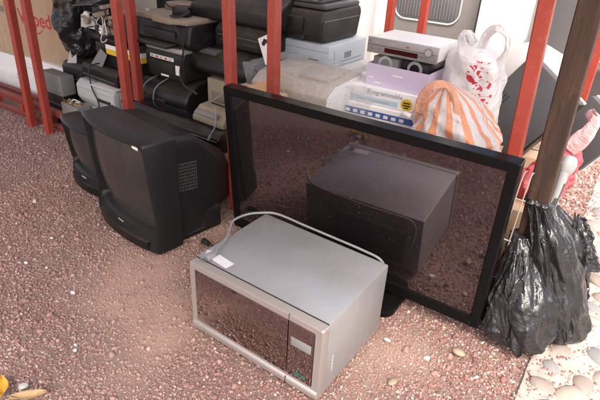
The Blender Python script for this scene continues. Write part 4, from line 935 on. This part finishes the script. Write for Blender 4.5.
b = MB(); b.box(-.3, .28, 0, .3, 0, .27, .01); o = b.obj('foam_block', foam); o.location = (-4.06, 1.95, 0); tag(o, 'white foam block at the far left edge behind the base rail', 'foam block')
b = MB(); b.box(-.28, .26, -.01, .0, .1, .14, .004); b.obj('foam_ridge', foam, o)
cw = thing('black_cable', 'black cable hanging over the base rail at the left edge', 'cable', (-3.55, 1.64, 0))
b = MB(); b.tube([(-.25, .2, .3), (-.16, .1, .27), (-.1, .02, .2), (-.09, .0, .12), (-.14, -.03, .04), (-.2, -.08, .012), (-.14, -.12, .008), (-.05, -.13, .01)], .005, 8, 6); b.obj('cable', rubber, cw)
b = MB(); b.cyl((-.05, -.13, .013), (1, -.2, 0), .013, .04, 12, .009); b.obj('plug', rubber, cw)

# ------------------------------------------------------------------ yard beyond
dm = plastic('grey tank plastic', (.1, .095, .1), .33, .0, spec=.5)
dr = thing('drum', 'big dark grey drum with white label standing beyond the shed', 'drum', (-.12, 4.22, 0))
def circ(r, z, n=56): return [(r * math.cos(2 * math.pi * k / n), r * math.sin(2 * math.pi * k / n), z) for k in range(n)]
b = MB(); b.loft([circ(.56, -.01), circ(.61, .02), circ(.64, .07), circ(.64, .5), circ(.65, .515), circ(.65, .54), circ(.64, .555), circ(.64, 1.1), circ(.6, 1.2), circ(.3, 1.28)]); b.obj('shell', dm, dr, 40)
b = MB()
def lab(i, j): a = R(-98 + 34 * i); return (.645 * math.cos(a), .645 * math.sin(a), .57 + .26 * j)
b.grid(lab, 14, 2); b.obj('label', whitep, dr)
for k in range(3):
    b = MB(); b.grid(lambda i, j: (.6475 * math.cos(R(-94 + 6 * k + 3.2 * i + 2.5 * j)), .6475 * math.sin(R(-94 + 6 * k + 3.2 * i + 2.5 * j)), .68 + .1 * j), 4, 2); b.obj('label_mark', inkblack, dr)
b = MB(); b.cyl((0, 0, 1.27), (0, 0, 1), .2, .05, 32); b.obj('lid', dm, dr)
ap = thing('steel_appliance', 'grey metal appliance with ribbed rounded window behind the far posts', 'appliance', (-1.2, 3.42, 0))
apm = plastic('brushed appliance steel', (.34, .325, .31), .35, .02, metal=.6)
b = MB(); b.box(-.36, .3, 0, .55, 0.02, 1.25, .04, 4); b.obj('cabinet', apm, ap)
b = MB(); b.poly(rr(.44, .42, .07, 6, -.08, .9), -.004, .004, 'y', .002); b.obj('window_panel', plastic('window grey', (.14, .14, .15), .35, .1, metal=.3), ap)
b = MB(); L = rr(.45, .43, .075, 6, -.08, .9); b.tube([(x, -.005, z) for x, z in L + L[:1]], .006, 6, 0); b.obj('window_trim', lgrey, ap)
for k in range(20):
    b = MB(); x = -.28 + k * .021; b.box(x, x + .006, -.008, -.004, .71, 1.09, .001); b.obj('rib', grey, ap)
b = MB(); b.cyl((.275, -.012, .3), (0, 0, 1), .018, .9, 14); b.obj('side_handle', darkgrey, ap)
for x in (-.3, .24): b = MB(); b.box(x, x + .06, .05, .11, 0, .021); b.obj('foot', rubber, ap)
b = MB(); b.box(-.075, .075, 0, .1, 0, 2.3, .006); o = b.obj('column', plasterm); o.location = (-.83, 3.3, 0); tag(o, 'cream white column between the steel appliance and the grey drum', 'column')
b = MB(); b.box(-.09, .09, -.01, .11, 0, .06, .004); b.obj('plinth', plasterm, o)

# ------------------------------------------------------------------ small litter
pg = thing('power_plug', 'black plug and lead on the gravel between tube television and microwave', 'plug', (-1.275, 1.285, .004))
b = MB(); b.cyl((-.03, .01, .016), (1, -.2, .05), .014, .04, 14, .01); b.obj('plug_body', rubber, pg, 50)
b = MB(); b.tube([(.008, .002, .018), (.05, .02, .012), (.09, .07, .008), (.12, .15, .006)], .0035, 8, 5); b.obj('lead', rubber, pg)
for y in (-.004, .006): b = MB(); b.cyl((-.03, .012 + y * 1.2, .016), (-1, .2, 0), .0022, .018, 8); b.obj('pin', steel, pg)
def leafm(n, c):
    m, t, p = newmat(n); q = tex(t, coords(t), 40, 5); t.links.new(mixc(t, ramp(t, q.outputs[0], .3, .7), c, tuple(x * .6 for x in c)), p.inputs['Base Color']); p.inputs['Roughness'].default_value = .7; return m
def leaf(label, loc, L, w, rz, mat, curl=.02):
    b = MB()
    def f(i, j):
        x = (j - .5) * L; k = math.sin(math.pi * j) ** .8 * w; y = (i - .5) * 2
        return (x, y * k, curl * (y * y) * .6 + curl * 1.2 * (j - .5) ** 2 + .004)
    b.grid(f, 8, 20); o = b.obj('dry_leaf', mat, None, 70); o.location = loc; o.rotation_euler = (0, 0, R(rz)); tag(o, label, 'leaf')
    md = o.modifiers.new('thick', 'SOLIDIFY'); md.thickness = .0008
    b = MB(); b.tube([(-L / 2 - .012, 0, curl * .3 + .004), (0, 0, .005), (L / 2, 0, curl * .3 + .005)], .0011, 5, 5); b.obj('midrib', mat, o); return o
leaf('dry tan leaf curled on the gravel at the bottom left', (-1.148, .422, .0), .1, .016, 48, leafm('dry leaf tan', (.5, .34, .17)))
leaf('yellow leaf at the bottom left corner of the gravel', (-1.235, .392, .0), .08, .02, -30, leafm('dry leaf yellow', (.65, .36, .04)))
scrap_labels = ['white paper scrap on the gravel midway down the left side', 'white paper scrap on the gravel closest to the left edge', 'upper of two close white scraps above the dry leaf',
                'lower of two close white scraps above the dry leaf', 'white paper scrap on the open gravel right of the left scraps', 'white paper scrap on gravel right of the microwave', 'white paper scrap farthest back on the left gravel']
litter = [(-1.66, .80), (-1.75, .77), (-1.22, .62), (-1.2, .605), (-1.45, .77), (-.42, 1.25), (-1.83, .93)]
for k, (x, y) in enumerate(litter):
    b = MB(); s = random.uniform(.005, .009); a0 = random.random() * 6
    pts = [(s * random.uniform(.6, 1.2) * math.cos(a0 + a) * 1.5, s * random.uniform(.5, 1) * math.sin(a0 + a)) for a in (0, 1.2, 2.3, 3.4, 4.6, 5.5)]
    b.poly(pts, 0, .0015, 'z'); o = b.obj('paper_scrap', whitep); o.location = (x, y, .006); o.rotation_euler = (random.uniform(-.3, .3), random.uniform(-.3, .3), 0)
    tag(o, scrap_labels[k], 'scrap', 'paper scraps on the gravel')
for k, (x, y, s, lab) in enumerate(((-.205, 1.345, .017, 'tan pebble on the gravel by the television lower corner'), (-.33, 1.1, .013, 'tan pebble on the gravel right of the microwave'), (-.27, 1.02, .012, 'grey pebble on the gravel near the path'), (-1.2, .435, .012, 'pale grey stone beside the dry leaf'), (-.29, 1.03, .009, 'small dark pebble near the path edge'))):
    o = bpy.data.objects.new('pebble', cm[k % 4].copy()); o.data.materials.clear(); o.data.materials.append([beige, beige, grey, lgrey, black2][k]); COL.objects.link(o)
    o.location = (x, y, s * .3); o.scale = (s, s, s * 1.2); o.rotation_euler = (0, 0, k * 1.3); tag(o, lab, 'pebble')
